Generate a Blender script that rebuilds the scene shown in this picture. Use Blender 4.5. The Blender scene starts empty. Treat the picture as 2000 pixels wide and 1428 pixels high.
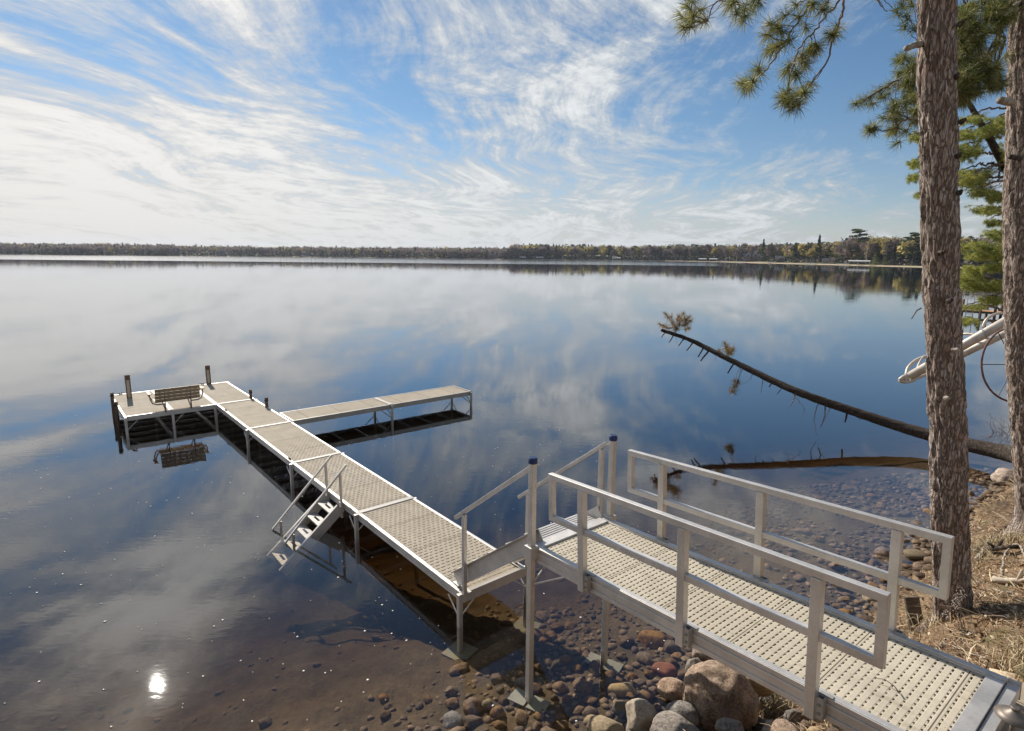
import bpy, bmesh, math, random
import numpy as np
from mathutils import Vector, Matrix, noise
from math import radians, sin, cos, pi
random.seed(7); rng = np.random.default_rng(7)
SC = bpy.context.scene
COL = SC.collection

# ------------------------------------------------------------------ camera
F, PITCH, ROLL, HC = 1156.67, 0.183120, 0.009347, 4.6485      # pixels of a 2000 wide frame, radians, metres over the water
fw = Vector((0, cos(PITCH), -sin(PITCH))); up0 = Vector((0, sin(PITCH), cos(PITCH))); rt0 = Vector((1, 0, 0))
RT = rt0 * cos(ROLL) + up0 * sin(ROLL); UPV = -rt0 * sin(ROLL) + up0 * cos(ROLL)
CAM = Vector((0, 0, HC))
cd = bpy.data.cameras.new('camera'); cam = bpy.data.objects.new('camera', cd); COL.objects.link(cam)
cd.sensor_width = 36; cd.lens = 36 * F / 2000; cd.clip_start = 0.05; cd.clip_end = 6000
M3 = Matrix((RT, UPV, -fw)).transposed()
cam.matrix_world = Matrix.Translation(CAM) @ M3.to_4x4()
SC.camera = cam
def ray(px, py): return fw + RT * ((px - 1000) / F) - UPV * ((py - 714) / F)
def U(px, py, z):                         # point of height z seen at that place of the photograph
    d = ray(px, py); t = (z - HC) / d.z; return CAM + d * t
def V(px, py, dep): return CAM + ray(px, py) * dep      # same at a depth
def PX(p):
    d = Vector(p) - CAM; z = d.dot(fw); return 1000 + F * d.dot(RT) / z, 714 - F * d.dot(UPV) / z, z

# ------------------------------------------------------------------ world, sun, exposure
SUN_EL, SUN_AZ = radians(33.9), radians(-33.85)           # azimuth from +Y, clockwise positive
SC.view_settings.view_transform = 'Standard'; SC.view_settings.look = 'None'
SC.view_settings.exposure = EXPOSURE = 0.25; SC.view_settings.gamma = 1
SC.cycles.max_bounces = 8; SC.cycles.transparent_max_bounces = 16; SC.cycles.volume_bounces = 0
SC.cycles.sample_clamp_indirect = 6; SC.cycles.caustics_reflective = False; SC.cycles.caustics_refractive = False
class NT:
    def __init__(s, tree): s.t = tree; s.n = tree.nodes; s.l = tree.links
    def new(s, typ, **kw):
        n = s.n.new(typ)
        for k, v in kw.items(): setattr(n, k, v)
        return n
    def put(s, sock, v):
        if isinstance(v, bpy.types.NodeSocket): s.l.new(v, sock)
        elif isinstance(v, (tuple, list)) and len(v) == 3 and sock.type == 'RGBA': sock.default_value = (*v, 1)
        else: sock.default_value = v
    def math(s, op, a, b=None, c=None, clamp=False):
        n = s.new('ShaderNodeMath', operation=op); n.use_clamp = clamp
        s.put(n.inputs[0], a)
        if b is not None: s.put(n.inputs[1], b)
        if c is not None: s.put(n.inputs[2], c)
        return n.outputs[0]
    def vmath(s, op, a, b=None, out=0):
        n = s.new('ShaderNodeVectorMath', operation=op); s.put(n.inputs[0], a)
        if b is not None: s.put(n.inputs[1], b)
        return n.outputs[out]
    def mix(s, f, a, b, blend='MIX'):
        n = s.new('ShaderNodeMix', data_type='RGBA', blend_type=blend); n.clamp_factor = True
        s.put(n.inputs[0], f); s.put(n.inputs[6], a); s.put(n.inputs[7], b); return n.outputs[2]
    def noise(s, vec, scale, detail=4, rough=.5, dist=0, out=0):
        n = s.new('ShaderNodeTexNoise'); n.noise_dimensions = '3D'
        if vec is not None: s.put(n.inputs['Vector'], vec)
        s.put(n.inputs['Scale'], scale); s.put(n.inputs['Detail'], detail); s.put(n.inputs['Roughness'], rough); s.put(n.inputs['Distortion'], dist)
        return n.outputs[out]
    def ramp(s, f, stops):
        n = s.new('ShaderNodeValToRGB'); s.put(n.inputs[0], f); e = n.color_ramp.elements
        while len(e) < len(stops): e.new(.5)
        for el, (p, c) in zip(e, stops):
            el.position = p; el.color = (*c, 1) if isinstance(c, (tuple, list)) else (c, c, c, 1)
        return n.outputs[0]
    def ss(s, x, lo, hi):
        n = s.new('ShaderNodeMapRange', interpolation_type='SMOOTHSTEP'); s.put(n.inputs[0], x); s.put(n.inputs[1], lo); s.put(n.inputs[2], hi)
        return n.outputs[0]
    def scalev(s, v, x, y, z):
        n = s.new('ShaderNodeMapping'); s.put(n.inputs[0], v); n.inputs['Scale'].default_value = (x, y, z); return n.outputs[0]

SKYBLOBS = ((50, 360, 9, .20), (-100, 150, 12, .10), (820, 70, 22, .22), (1150, 60, 50, .08), (620, 130, 60, .12), (1220, 130, 90, .06), (1300, 210, 220, .12), (1560, 60, 120, .12),
            (640, 40, 300, -.14), (330, 20, 200, -.10), (120, 120, 160, -.20), (300, 170, 160, -.16), (520, 200, 200, -.14), (720, 245, 200, -.30), (850, 290, 170, -.34), (1080, 330, 130, -.36), (1600, 250, 34, -.62), (1380, 330, 200, -.25), (1480, 50, 150, -.2), (1530, 370, 160, .34), (1750, 120, 90, -.1), (1350, 405, 90, .22), (1650, 230, 90, -.15), (1000, 420, 70, .20), (1130, 225, 160, .03), (1150, 120, 150, -.10),
            (600, 320, 300, .24), (180, 310, 300, .20), (1000, 240, 260, .26), (1180, 230, 260, .22), (1650, 60, 80, .22), (200, -300, 6, -.22), (1200, -300, 8, -.08))
W = bpy.data.worlds.new("World"); SC.world = W; W.use_nodes = True
T = NT(W.node_tree); T.n.clear()
out = T.new('ShaderNodeOutputWorld'); bg = T.new('ShaderNodeBackground'); bg.inputs[1].default_value = 0.11
T.l.new(bg.outputs[0], out.inputs[0])
sky = T.new('ShaderNodeTexSky', sky_type='NISHITA'); sky.sun_disc = False; sky.sun_elevation = SUN_EL; sky.sun_rotation = SUN_AZ
sky.air_density = 1.0; sky.dust_density = 0.15; sky.ozone_density = 1.6
tc = T.new('ShaderNodeTexCoord'); dirv = tc.outputs['Generated']
sx = T.new('ShaderNodeSeparateXYZ'); T.l.new(dirv, sx.inputs[0]); dx, dy, dz = sx.outputs
zp = T.math('ADD', T.math('MAXIMUM', dz, 0.0), 0.11)
# cloud layer seen as a high flat sheet; streaks run towards azimuth +6 deg
ca, sa = cos(radians(6)), sin(radians(6))
across = T.math('DIVIDE', T.math('SUBTRACT', T.math('MULTIPLY', dx, ca), T.math('MULTIPLY', dy, sa)), zp)
along = T.math('DIVIDE', T.math('ADD', T.math('MULTIPLY', dx, sa), T.math('MULTIPLY', dy, ca)), zp)
cv = T.new('ShaderNodeCombineXYZ'); T.l.new(across, cv.inputs[0]); T.l.new(along, cv.inputs[1]); cvo = cv.outputs[0]
def blob(px, py, k):                      # smooth bump on the sky round a direction
    d = ray(px, py).normalized()
    dt = T.vmath('DOT_PRODUCT', dirv, tuple(d), out=1)
    return T.math('EXPONENT', T.math('MULTIPLY', T.math('SUBTRACT', dt, 1.0), k))
warp = T.noise(cvo, .5, 1, .5, 0, out=1)
warp2 = T.noise(cvo, 2.6, 4, .6, 0, out=1)
wv = T.vmath('ADD', cvo, T.vmath('MULTIPLY', T.vmath('SUBTRACT', warp, (.5, .5, .5)), (1.3, 1.2, 0)))
wv = T.vmath('ADD', wv, T.vmath('MULTIPLY', T.vmath('SUBTRACT', warp2, (.5, .5, .5)), (.05, .07, 0)))
def cen(x, w): return T.math('MULTIPLY', T.math('SUBTRACT', x, .5), w)
fib = T.noise(T.scalev(wv, 3.2, .42, 1), 1.0, 6, .6)          # long fibres
fine = T.noise(T.scalev(wv, 13.0, 1.5, 1), 1.0, 8, .68)
rot = T.new('ShaderNodeMapping'); T.l.new(wv, rot.inputs[0]); rot.inputs['Rotation'].default_value = (0, 0, radians(38)); wr = rot.outputs[0]
fib2 = T.noise(T.scalev(wr, 3.4, .8, 1), 1.0, 7, .64); fine2 = T.noise(T.scalev(wr, 9.0, 2.6, 1), 1.0, 8, .7)
sel = T.ss(T.noise(cvo, .75, 2, .5), .42, .58)
def lerp(a, b, f): return T.math('ADD', a, T.math('MULTIPLY', T.math('SUBTRACT', b, a), f))
fib = lerp(fib, fib2, sel); fine = lerp(fine, fine2, sel)
big = T.noise(T.scalev(wv, 1.1, .6, 1), 1.0, 3, .5)            # big patches
puff = T.noise(T.scalev(wv, 2.2, 1.3, 1), 2.0, 10, .72)         # torn puffs
D = T.math('ADD', cen(fib, 1.3), cen(big, 1.15))
D = T.math('ADD', D, cen(fine, 1.05))
D = T.math('ADD', D, cen(puff, 1.55))
cover = 0.08
for px, py, k, w in SKYBLOBS:
    b = T.math('MULTIPLY', blob(px, py, k), w)
    cover = T.math('ADD', cover, b)
veil = T.math('MULTIPLY', T.ss(dz, .38, .55), -.16)
D = T.math('ADD', D, veil)
hi = T.math('MULTIPLY', T.math('ADD', cen(T.noise(T.scalev(wv, 7.0, 2.4, 1), 1.0, 6, .62), 1.5), cen(T.noise(T.scalev(wv, 2.0, 1.6, 1), 1.6, 3, .5), 1.4)), T.ss(dz, .34, .46))
D = T.math('ADD', D, hi)
for px, py, k, w in ((850, 1380, 14, -.48), (1500, 1040, 90, .34), (1300, 1000, 120, .20), (1050, 1000, 80, .20), (150, 1150, 60, .20), (420, 1120, 90, .16), (250, 1260, 200, .25), (60, 900, 30, .10), (600, 1010, 60, .18), (330, 1400, 150, .20), (330, 960, 150, -.2), (150, 1020, 200, -.2)):
    d_ = ray(px, py).normalized(); dt = T.vmath('DOT_PRODUCT', dirv, (d_.x, d_.y, -d_.z), out=1)      # high part of the sky, above the picture, seen mirrored in the lake
    D = T.math('ADD', D, T.math('MULTIPLY', T.math('EXPONENT', T.math('MULTIPLY', T.math('SUBTRACT', dt, 1.0), k)), w))
lowhaze = T.math('MULTIPLY', T.math('EXPONENT', T.math('MULTIPLY', T.math('MAXIMUM', dz, 0), -7.5)), .60)
D = T.math('ADD', T.math('ADD', D, cover), lowhaze)
mask = T.math('MULTIPLY', T.ss(D, -.25, .50), .96)
sund = (sin(SUN_AZ) * cos(SUN_EL), cos(SUN_AZ) * cos(SUN_EL), sin(SUN_EL))
ds = T.vmath('DOT_PRODUCT', dirv, sund, out=1)
glow = T.math('EXPONENT', T.math('MULTIPLY', T.math('SUBTRACT', ds, 1.0), 70.0))   # thin cloud shines round the sun
glow2 = T.math('EXPONENT', T.math('MULTIPLY', T.math('SUBTRACT', ds, 1.0), 4.0))
cb = T.math('ADD', T.math('ADD', 5.5, T.math('MULTIPLY', glow, 7.0)), T.math('MULTIPLY', glow2, .9))
cb = T.math('MULTIPLY', cb, T.math('ADD', .86, T.math('MULTIPLY', T.ss(D, .1, .7), .34)))
hz = T.math('SUBTRACT', 1.0, T.math('MULTIPLY', T.math('EXPONENT', T.math('MULTIPLY', T.math('MAXIMUM', dz, 0), -11.0)), .22))
cb = T.math('MULTIPLY', cb, hz)
tint = T.mix(T.ss(dx, -.75, .45), (1.0, .965, .92), (.93, .975, 1.0))
cloud = T.vmath('SCALE', tint); T.l.new(cb, cloud.node.inputs['Scale'])
skyc = T.mix(1.0, sky.outputs[0], T.mix(T.ss(dz, .0, .28), (.56, .57, .66), (.45, .575, .66)), 'MULTIPLY')
T.l.new(T.mix(mask, skyc, cloud), bg.inputs[0])

sd = bpy.data.lights.new('sun', 'SUN'); sd.energy = 4.8; sd.angle = radians(.53); sd.color = (1, .93, .83)
sun = bpy.data.objects.new('sun', sd); COL.objects.link(sun)
sun.rotation_euler = Vector(sund).to_track_quat('Z', 'Y').to_euler(); sun.location = (-20, 30, 40)

# ------------------------------------------------------------------ object helpers
def tag(o, label=None, cat=None, group=None, kind=None):
    if label: o['label'] = label
    if cat: o['category'] = cat
    if group: o['group'] = group
    if kind: o['kind'] = kind
    return o
def empty(name, loc=(0, 0, 0), rz=0.0, label=None, cat=None, group=None):
    o = bpy.data.objects.new(name, None); COL.objects.link(o); o.location = loc; o.rotation_euler = (0, 0, rz); o.empty_display_size = .2
    return tag(o, label, cat, group)
def mesh_obj(name, me, m, parent=None, smooth=False):
    o = bpy.data.objects.new(name, me); COL.objects.link(o)
    for x in (m if isinstance(m, (list, tuple)) else [m]): me.materials.append(x)
    if parent: o.parent = parent
    if smooth: me.polygons.foreach_set('use_smooth', [True] * len(me.polygons))
    return o
def np_mesh(name, verts, faces, mi=None):
    """verts (n,3), faces (m,k) arrays of equal sided polygons"""
    me = bpy.data.meshes.new(name); verts = np.asarray(verts, np.float32); faces = np.asarray(faces, np.int32)
    m, k = faces.shape
    me.vertices.add(len(verts)); me.vertices.foreach_set('co', verts.ravel())
    me.loops.add(m * k); me.loops.foreach_set('vertex_index', faces.ravel())
    me.polygons.add(m); me.polygons.foreach_set('loop_start', np.arange(0, m * k, k, dtype=np.int32))
    if mi is not None: me.polygons.foreach_set('material_index', np.asarray(mi, np.int32))
    me.update(calc_edges=True); me.validate(); return me
class MB:
    def __init__(s): s.v = []; s.f = []
    def add(s, vs, fs):
        b = len(s.v); s.v += [tuple(v) for v in vs]; s.f += [tuple(b + i for i in f) for f in fs]
    def box(s, x0, x1, y0, y1, z0, z1):
        s.add([(x0, y0, z0), (x1, y0, z0), (x1, y1, z0), (x0, y1, z0), (x0, y0, z1), (x1, y0, z1), (x1, y1, z1), (x0, y1, z1)],
              [(0, 3, 2, 1), (4, 5, 6, 7), (0, 1, 5, 4), (1, 2, 6, 5), (2, 3, 7, 6), (3, 0, 4, 7)])
    def bar(s, p, q, w, h, side=None):
        p = Vector(p); q = Vector(q); d = (q - p).normalized()
        if side is None: side = d.cross(Vector((0, 0, 1)))
        side = Vector(side)
        if side.length < 1e-4: side = Vector((1, 0, 0))
        side = (side - d * side.dot(d)).normalized(); u = side.cross(d)
        a = side * w / 2; b = u * h / 2
        s.add([p - a - b, p + a - b, p + a + b, p - a + b, q - a - b, q + a - b, q + a + b, q - a + b],
              [(0, 3, 2, 1), (4, 5, 6, 7), (0, 1, 5, 4), (1, 2, 6, 5), (2, 3, 7, 6), (3, 0, 4, 7)])
    def prism(s, prof, p, q, side, upv):          # profile of (side, up) pairs swept p -> q
        p = Vector(p); q = Vector(q); side = Vector(side); upv = Vector(upv); n = len(prof)
        vs = [p + side * a + upv * b for a, b in prof] + [q + side * a + upv * b for a, b in prof]
        s.add(vs, [tuple(range(n))[::-1], tuple(range(n, 2 * n))] + [(i, (i + 1) % n, n + (i + 1) % n, n + i) for i in range(n)])
    def tube(s, pts, rad, n=8, cap=True):
        pts = [Vector(p) for p in pts]; k = len(pts)
        if not hasattr(rad, '__len__'): rad = [rad] * k
        b = len(s.v); ref = None
        for i, p in enumerate(pts):
            d = (pts[min(i + 1, k - 1)] - pts[max(i - 1, 0)]).normalized()
            if ref is None: ref = d.orthogonal().normalized()
            ref = (ref - d * ref.dot(d)).normalized(); o2 = d.cross(ref)
            for j in range(n):
                t = 2 * pi * j / n; s.v.append(tuple(p + (ref * cos(t) + o2 * sin(t)) * rad[i]))
        for i in range(k - 1):
            for j in range(n):
                j2 = (j + 1) % n; s.f.append((b + i * n + j, b + i * n + j2, b + (i + 1) * n + j2, b + (i + 1) * n + j))
        if cap: s.f.append(tuple(b + j for j in range(n))[::-1]); s.f.append(tuple(b + (k - 1) * n + j for j in range(n)))
    def build(s, name, m, parent=None, smooth=False, bevel=0):
        me = bpy.data.meshes.new(name); me.from_pydata(s.v, [], s.f); me.update()
        o = mesh_obj(name, me, m, parent, smooth)
        if bevel:
            md = o.modifiers.new('bevel', 'BEVEL'); md.width = bevel; md.segments = 2; md.limit_method = 'ANGLE'
        return o
def children(o): return [c for c in bpy.data.objects if c.parent == o]
KIDS = {}
def copy_tree(o, parent=None):
    c = o.copy(); COL.objects.link(c)
    if parent: c.parent = parent
    if o.name not in KIDS: KIDS[o.name] = children(o)
    for ch in KIDS[o.name]: copy_tree(ch, c)
    return c

# ------------------------------------------------------------------ materials
def mat(name):
    m = bpy.data.materials.new(name); m.use_nodes = True; t = NT(m.node_tree); b = t.n['Principled BSDF']; return m, t, b
def objco(t): return t.new('ShaderNodeTexCoord').outputs['Object']
def worldpos(t): return t.new('ShaderNodeNewGeometry').outputs['Position']
def bump(t, b, h, strength=.5, dist=.01, normal=None):
    n = t.new('ShaderNodeBump'); n.inputs['Strength'].default_value = strength; n.inputs['Distance'].default_value = dist
    t.put(n.inputs['Height'], h)
    if b is not None: t.l.new(n.outputs[0], b.inputs['Normal'])
    return n.outputs[0]
def simple(name, c1, c2, scale=8, rough=.6, metal=0, bs=.2, bd=.004, stretch=(1, 1, 1), lo=.35, hi=.65, detail=5):
    m, t, b = mat(name); v = t.scalev(objco(t), *stretch)
    n = t.noise(v, scale, detail, .6)
    t.put(b.inputs['Base Color'], t.ramp(n, [(lo, c1), (hi, c2)]))
    b.inputs['Roughness'].default_value = rough; b.inputs['Metallic'].default_value = metal
    if bs: bump(t, b, t.noise(v, scale * 4, 4, .6), bs, bd)
    return m
def metal_mat(name, c, rough, metal=.75):
    m, t, b = mat(name); v = objco(t)
    n1 = t.noise(v, 3, 5, .65); n2 = t.noise(v, 40, 3, .6)
    c1 = tuple(x * .78 for x in c)
    col = t.ramp(t.math('ADD', t.math('MULTIPLY', n1, .7), t.math('MULTIPLY', n2, .3)), [(.38, c1), (.62, c)])
    t.put(b.inputs['Base Color'], col); b.inputs['Metallic'].default_value = metal
    t.put(b.inputs['Roughness'], t.math('ADD', rough - .12, t.math('MULTIPLY', n1, .25)))
    bump(t, b, n2, .08, .002); return m
ALU = metal_mat('aluminium', (.72, .69, .65), .52, .72)
ALU_D = metal_mat('weathered aluminium', (.5, .48, .44), .5, .5)
PLATE = metal_mat('dull joint plate', (.46, .44, .41), .6, .3)
STEEL = metal_mat('dull galvanised steel', (.30, .29, .22), .6, .2)
def plank_mat(name, colour, dark, pitch, slot):
    """moulded decking with rows of real see-through slots, rows run across (local Y)"""
    m, t, b = mat(name); co = objco(t); s = t.new('ShaderNodeSeparateXYZ'); t.l.new(co, s.inputs[0]); x, y, z = s.outputs
    row = t.math('FLOOR', t.math('DIVIDE', x, pitch)); fx = t.math('FRACT', t.math('DIVIDE', x, pitch))
    # slots of unequal length along the row
    rnd = t.new('ShaderNodeTexWhiteNoise'); rnd.noise_dimensions = '1D'; t.put(rnd.inputs['W'], row)
    yy = t.math('ADD', t.math('DIVIDE', y, slot), t.math('MULTIPLY', t.math('MODULO', t.math('ABSOLUTE', row), 2), .5))
    cell = t.math('FLOOR', yy); fy = t.math('FRACT', yy)
    ln = t.math('MULTIPLY_ADD', t.math('MODULO', t.math('ABSOLUTE', cell), 3), .12, .40)
    inx = t.math('LESS_THAN', t.math('ABSOLUTE', t.math('SUBTRACT', fx, .5)), .12)
    iny = t.math('LESS_THAN', t.math('ABSOLUTE', t.math('SUBTRACT', fy, .5)), t.math('MULTIPLY', ln, .60))
    hole = t.math('MULTIPLY', inx, iny)
    up = t.new('ShaderNodeSeparateXYZ'); t.l.new(t.new('ShaderNodeNewGeometry').outputs['True Normal'], up.inputs[0])
    hole = t.math('MULTIPLY', hole, t.math('GREATER_THAN', t.math('ABSOLUTE', up.outputs[2]), .8))
    pan = t.math('FRACT', t.math('DIVIDE', x, pitch * 12)); seam = t.math('LESS_THAN', t.math('ABSOLUTE', t.math('SUBTRACT', pan, .5)), .0065)
    n1 = t.noise(co, 2.2, 6, .65); n2 = t.noise(co, 30, 4, .6); wn = t.new('ShaderNodeTexVoronoi'); t.put(wn.inputs['Vector'], co); wn.inputs['Scale'].default_value = 26
    spot = t.math('MULTIPLY', t.math('LESS_THAN', wn.outputs[0], .09), t.math('GREATER_THAN', t.noise(co, 3.5, 2), .56))
    col = t.mix(t.ss(n1, .3, .7), colour, tuple(a * .80 for a in colour))
    col = t.mix(t.math('MULTIPLY', t.ss(n2, .45, .75), .35), col, tuple(a * .62 for a in colour))
    pt = t.math('MULTIPLY', t.math('FRACT', t.math('MULTIPLY', t.math('FLOOR', t.math('ADD', t.math('DIVIDE', x, pitch * 12), .5)), .618)), .16)
    col = t.mix(t.math('MULTIPLY', pt, 1.6), col, (.40, .34, .25))
    grime = t.ss(t.noise(t.scalev(co, 1.2, 5, 1), 2.2, 6, .7), .52, .74); col = t.mix(t.math('MULTIPLY', grime, .4), col, (.22, .175, .115))
    col = t.mix(spot, col, (.16, .11, .06)); col = t.mix(seam, col, dark)
    t.put(b.inputs['Base Color'], col); b.inputs['Roughness'].default_value = .8; b.inputs['Specular IOR Level'].default_value = .2
    prof = t.math('ABSOLUTE', t.math('SUBTRACT', fx, .5))
    hgt = t.math('ADD', t.ss(prof, .1, .2), t.math('MULTIPLY', n2, .15))
    bump(t, b, hgt, .5, .003)
    tr = t.new('ShaderNodeBsdfTransparent'); mx = t.new('ShaderNodeMixShader'); o = t.n['Material Output']
    t.l.new(hole, mx.inputs[0]); t.l.new(b.outputs[0], mx.inputs[1]); t.l.new(tr.outputs[0], mx.inputs[2]); t.l.new(mx.outputs[0], o.inputs[0])
    return m
PLANK_G = plank_mat('slotted gangway decking', (.60, .535, .42), (.12, .1, .07), .052, .054)
PLANK_D = plank_mat('slotted dock decking', (.50, .43, .335), (.12, .1, .08), .076, .085)
# ------------------------------------------------------------------ ground and lake
LAKE = np.array([(-1500, -300), (-400, -60), (-60, -14), (-12, -2.5), (-4, 1.6), (-1.5, 3.0), (.2, 4.45), (.9, 4.8), (1.5, 4.9), (2.0, 4.85), (2.5, 5.15), (3.1, 5.75), (5.2, 7.45),
                 (6.49, 8.52), (8.31, 10.22), (10.7, 12.0), (13.5, 13.4), (19, 17.5), (30, 28), (46, 40), (64, 52), (100, 85), (180, 150), (275, 240), (315, 330), (262, 372),
                 (256, 420), (254, 500), (246, 600), (236, 696), (190, 760), (137, 811), (60, 800), (-1, 770), (-90, 810), (-182, 848), (-371, 869),
                 (-470, 800), (-560, 746), (-670, 786), (-900, 820), (-1500, 700)], float)
def sdist(x, y):                          # positive on land
    x = np.asarray(x, float); y = np.asarray(y, float); best = np.full(x.shape, 1e18); ins = np.zeros(x.shape, bool)
    n = len(LAKE)
    for i in range(n):
        ax, ay = LAKE[i]; bx, by = LAKE[(i + 1) % n]; ex, ey = bx - ax, by - ay
        t = np.clip(((x - ax) * ex + (y - ay) * ey) / (ex * ex + ey * ey), 0, 1)
        best = np.minimum(best, (x - ax - t * ex) ** 2 + (y - ay - t * ey) ** 2)
        c = ((ay > y) != (by > y)) & (x < (bx - ax) * (y - ay) / (by - ay + 1e-12) + ax); ins ^= c
    return np.where(ins, -1, 1) * np.sqrt(best)
def wob(x, y, s, seed=0.0):               # cheap smooth value noise
    return (np.sin(x * s * 1.7 + 1.3 * seed + 1.9 * np.sin(y * s * 1.1 + seed)) + np.sin(y * s * 1.9 - .7 * seed + 2.1 * np.sin(x * s * .83 + 2 * seed))
            + .6 * np.sin((x + y) * s * 3.1 + seed * 2.3 + 1.4 * np.sin((x - y) * s * 2.3))) / 2.6
def ground(x, y):
    x = np.asarray(x, float); y = np.asarray(y, float); d = sdist(x, y); r = np.hypot(x, y)
    near = np.clip((120 - r) / 60, 0, 1)
    dn = d + .12 * wob(x, y, 2.2, 1.0) * near
    bank = np.where(dn < 1.9, .84 * dn, 1.596 + .10 * (dn - 1.9)); bank = np.where(dn > 3.2, 1.73 + .45 * (dn - 3.2), bank)
    bank = np.minimum(bank, 4 + .05 * d)
    farl = np.where(d < 14, .07 * d, .98 + .045 * (d - 14)); farl = np.minimum(farl, 16 + .004 * d)
    land = near * bank + (1 - near) * farl
    lo = np.where(-dn < 1.8, .125 * -dn, .225 + .26 * (-dn - 1.8)); lo = np.where(-dn > 14, 3.4 + .3 * (-dn - 14), lo); lo = -np.minimum(lo, 9)
    z = np.where(dn > 0, land, lo)
    z = z + near * (.05 * wob(x, y, 1.6, 2) * np.clip(np.abs(dn) / 1.0, 0, 1) + .02 * wob(x, y, 7, 3.3))
    return z
def gz(x, y): return float(ground(np.array([x]), np.array([y]))[0])

ang = np.concatenate([np.linspace(radians(-62), radians(58), 520), np.linspace(radians(58), radians(298), 90)[1:-1]])   # from +Y, clockwise
rad = np.concatenate([np.array([.4, 1.0, 1.6]), np.geomspace(2.0, 60, 300), np.geomspace(60, 2600, 170)[1:]])
A2, R2 = np.meshgrid(ang, rad); X = R2 * np.sin(A2); Y = R2 * np.cos(A2)
Z = ground(X, Y); na, nr = len(ang), len(rad)
vs = np.stack([X, Y, Z], -1).reshape(-1, 3); vs = np.vstack([vs, [[0, 0, gz(0, 0)]]])
i, j = np.meshgrid(np.arange(nr - 1), np.arange(na), indexing='ij'); j2 = (j + 1) % na
fc = np.stack([i * na + j, (i + 1) * na + j, (i + 1) * na + j2, i * na + j2], -1).reshape(-1, 4)
cap = np.stack([np.full(na, len(vs) - 1), np.arange(na), (np.arange(na) + 1) % na, (np.arange(na) + 1) % na], -1)
me = np_mesh('ground', vs, fc)
m, t, b = mat('shore earth'); wp = worldpos(t); s = t.new('ShaderNodeSeparateXYZ'); t.l.new(wp, s.inputs[0])
n1 = t.noise(wp, 1.4, 7, .65); n2 = t.noise(wp, 14, 6, .7); n3 = t.noise(t.scalev(wp, 30, 9, 20), 1, 4, .6)
dry = t.ramp(t.math('ADD', t.math('MULTIPLY', n1, .5), t.math('MULTIPLY', n2, .5)), [(.36, (.035, .022, .012)), (.46, (.12, .075, .04)), (.56, (.22, .145, .08)), (.68, (.34, .25, .15))])
dry = t.mix(t.math('MULTIPLY', t.ss(t.noise(wp, 2.6, 4), .58, .68), .5), dry, (.12, .13, .045))
mud = t.ramp(t.math('ADD', t.math('MULTIPLY', n2, .5), t.math('MULTIPLY', n1, .5)), [(.35, (.045, .029, .012)), (.52, (.095, .061, .026)), (.66, (.15, .10, .048))])
far = t.ramp(t.noise(wp, .03, 4), [(.4, (.30, .22, .13)), (.5, (.10, .15, .035)), (.6, (.10, .09, .05))])
sand = t.math('LESS_THAN', s.outputs[2], .42)
far = t.mix(sand, far, (.50, .38, .27))
dist = t.vmath('LENGTH', wp, out=1)
land = t.mix(t.ss(dist, 60, 160), dry, far)
t.put(b.inputs['Base Color'], t.mix(t.ss(s.outputs[2], -.03, .04), mud, land)); b.inputs['Roughness'].default_value = .9
bump(t, b, t.math('ADD', n2, t.math('MULTIPLY', n3, .6)), .7, .03)
EARTH = m
tag(mesh_obj('ground', me, EARTH, smooth=True), kind='structure')

# water: a closed body; a mirror-like skin over clear, slowly darkening water
m, t, b = mat('lake water'); t.n.remove(b); o = t.n['Material Output']
wp = worldpos(t); sw = t.new('ShaderNodeSeparateXYZ'); t.l.new(wp, sw.inputs[0]); dist = t.vmath('LENGTH', wp, out=1)
r1 = t.noise(t.scalev(wp, .55, 1.5, 1), 3.4, 3, .55); r2 = t.noise(t.scalev(wp, .6, 1.3, 1), 11, 2, .5); r3 = t.noise(t.scalev(wp, .35, 1.0, 1), .5, 3, .5)
patch = t.ss(t.noise(t.scalev(wp, .25, .8, 1), .35, 3, .5), .38, .66)
calm = t.math('ADD', .35, t.math('MULTIPLY', patch, 1.0))
h = t.math('ADD', t.math('MULTIPLY', r1, .0010), t.math('MULTIPLY', r2, .0005)); h = t.math('MULTIPLY', h, calm)
h = t.math('ADD', h, t.math('MULTIPLY', r3, .002))
# breeze-ruffled lane along the far side of the lake
lane_d = t.math('SUBTRACT', sw.outputs[1], t.math('MULTIPLY_ADD', t.noise(t.scalev(wp, .004, .004, 1), 1, 3), 50, 318))
lane = t.ss(lane_d, -6, 14)
lane = t.math('MULTIPLY', lane, t.math('SUBTRACT', 1.0, t.ss(t.math('SUBTRACT', sw.outputs[0], t.math('MULTIPLY', sw.outputs[1], .33)), -10, 25)))
rl = t.noise(t.scalev(wp, .5, 1.0, 1), 1.2, 3, .6)
h = t.math('ADD', h, t.math('MULTIPLY', t.math('MULTIPLY', rl, lane), .045))
bn = t.new('ShaderNodeBump'); bn.inputs['Strength'].default_value = 1; bn.inputs['Distance'].default_value = 1.0; t.l.new(h, bn.inputs['Height'])
cs = t.math('ABSOLUTE', t.vmath('DOT_PRODUCT', t.new('ShaderNodeNewGeometry').outputs['Incoming'], bn.outputs[0], out=1))
fac = t.math('MULTIPLY_ADD', t.math('POWER', t.math('SUBTRACT', 1.0, cs, clamp=True), 3.2), .965, .018, clamp=True)     # same from above and below
gl = t.new('ShaderNodeBsdfGlossy'); t.put(gl.inputs['Roughness'], t.math('MULTIPLY_ADD', lane, .085, .011)); gl.inputs['Color'].default_value = (.97, .98, 1, 1); t.l.new(bn.outputs[0], gl.inputs['Normal'])
tr = t.new('ShaderNodeBsdfTransparent'); mx = t.new('ShaderNodeMixShader')
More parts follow.
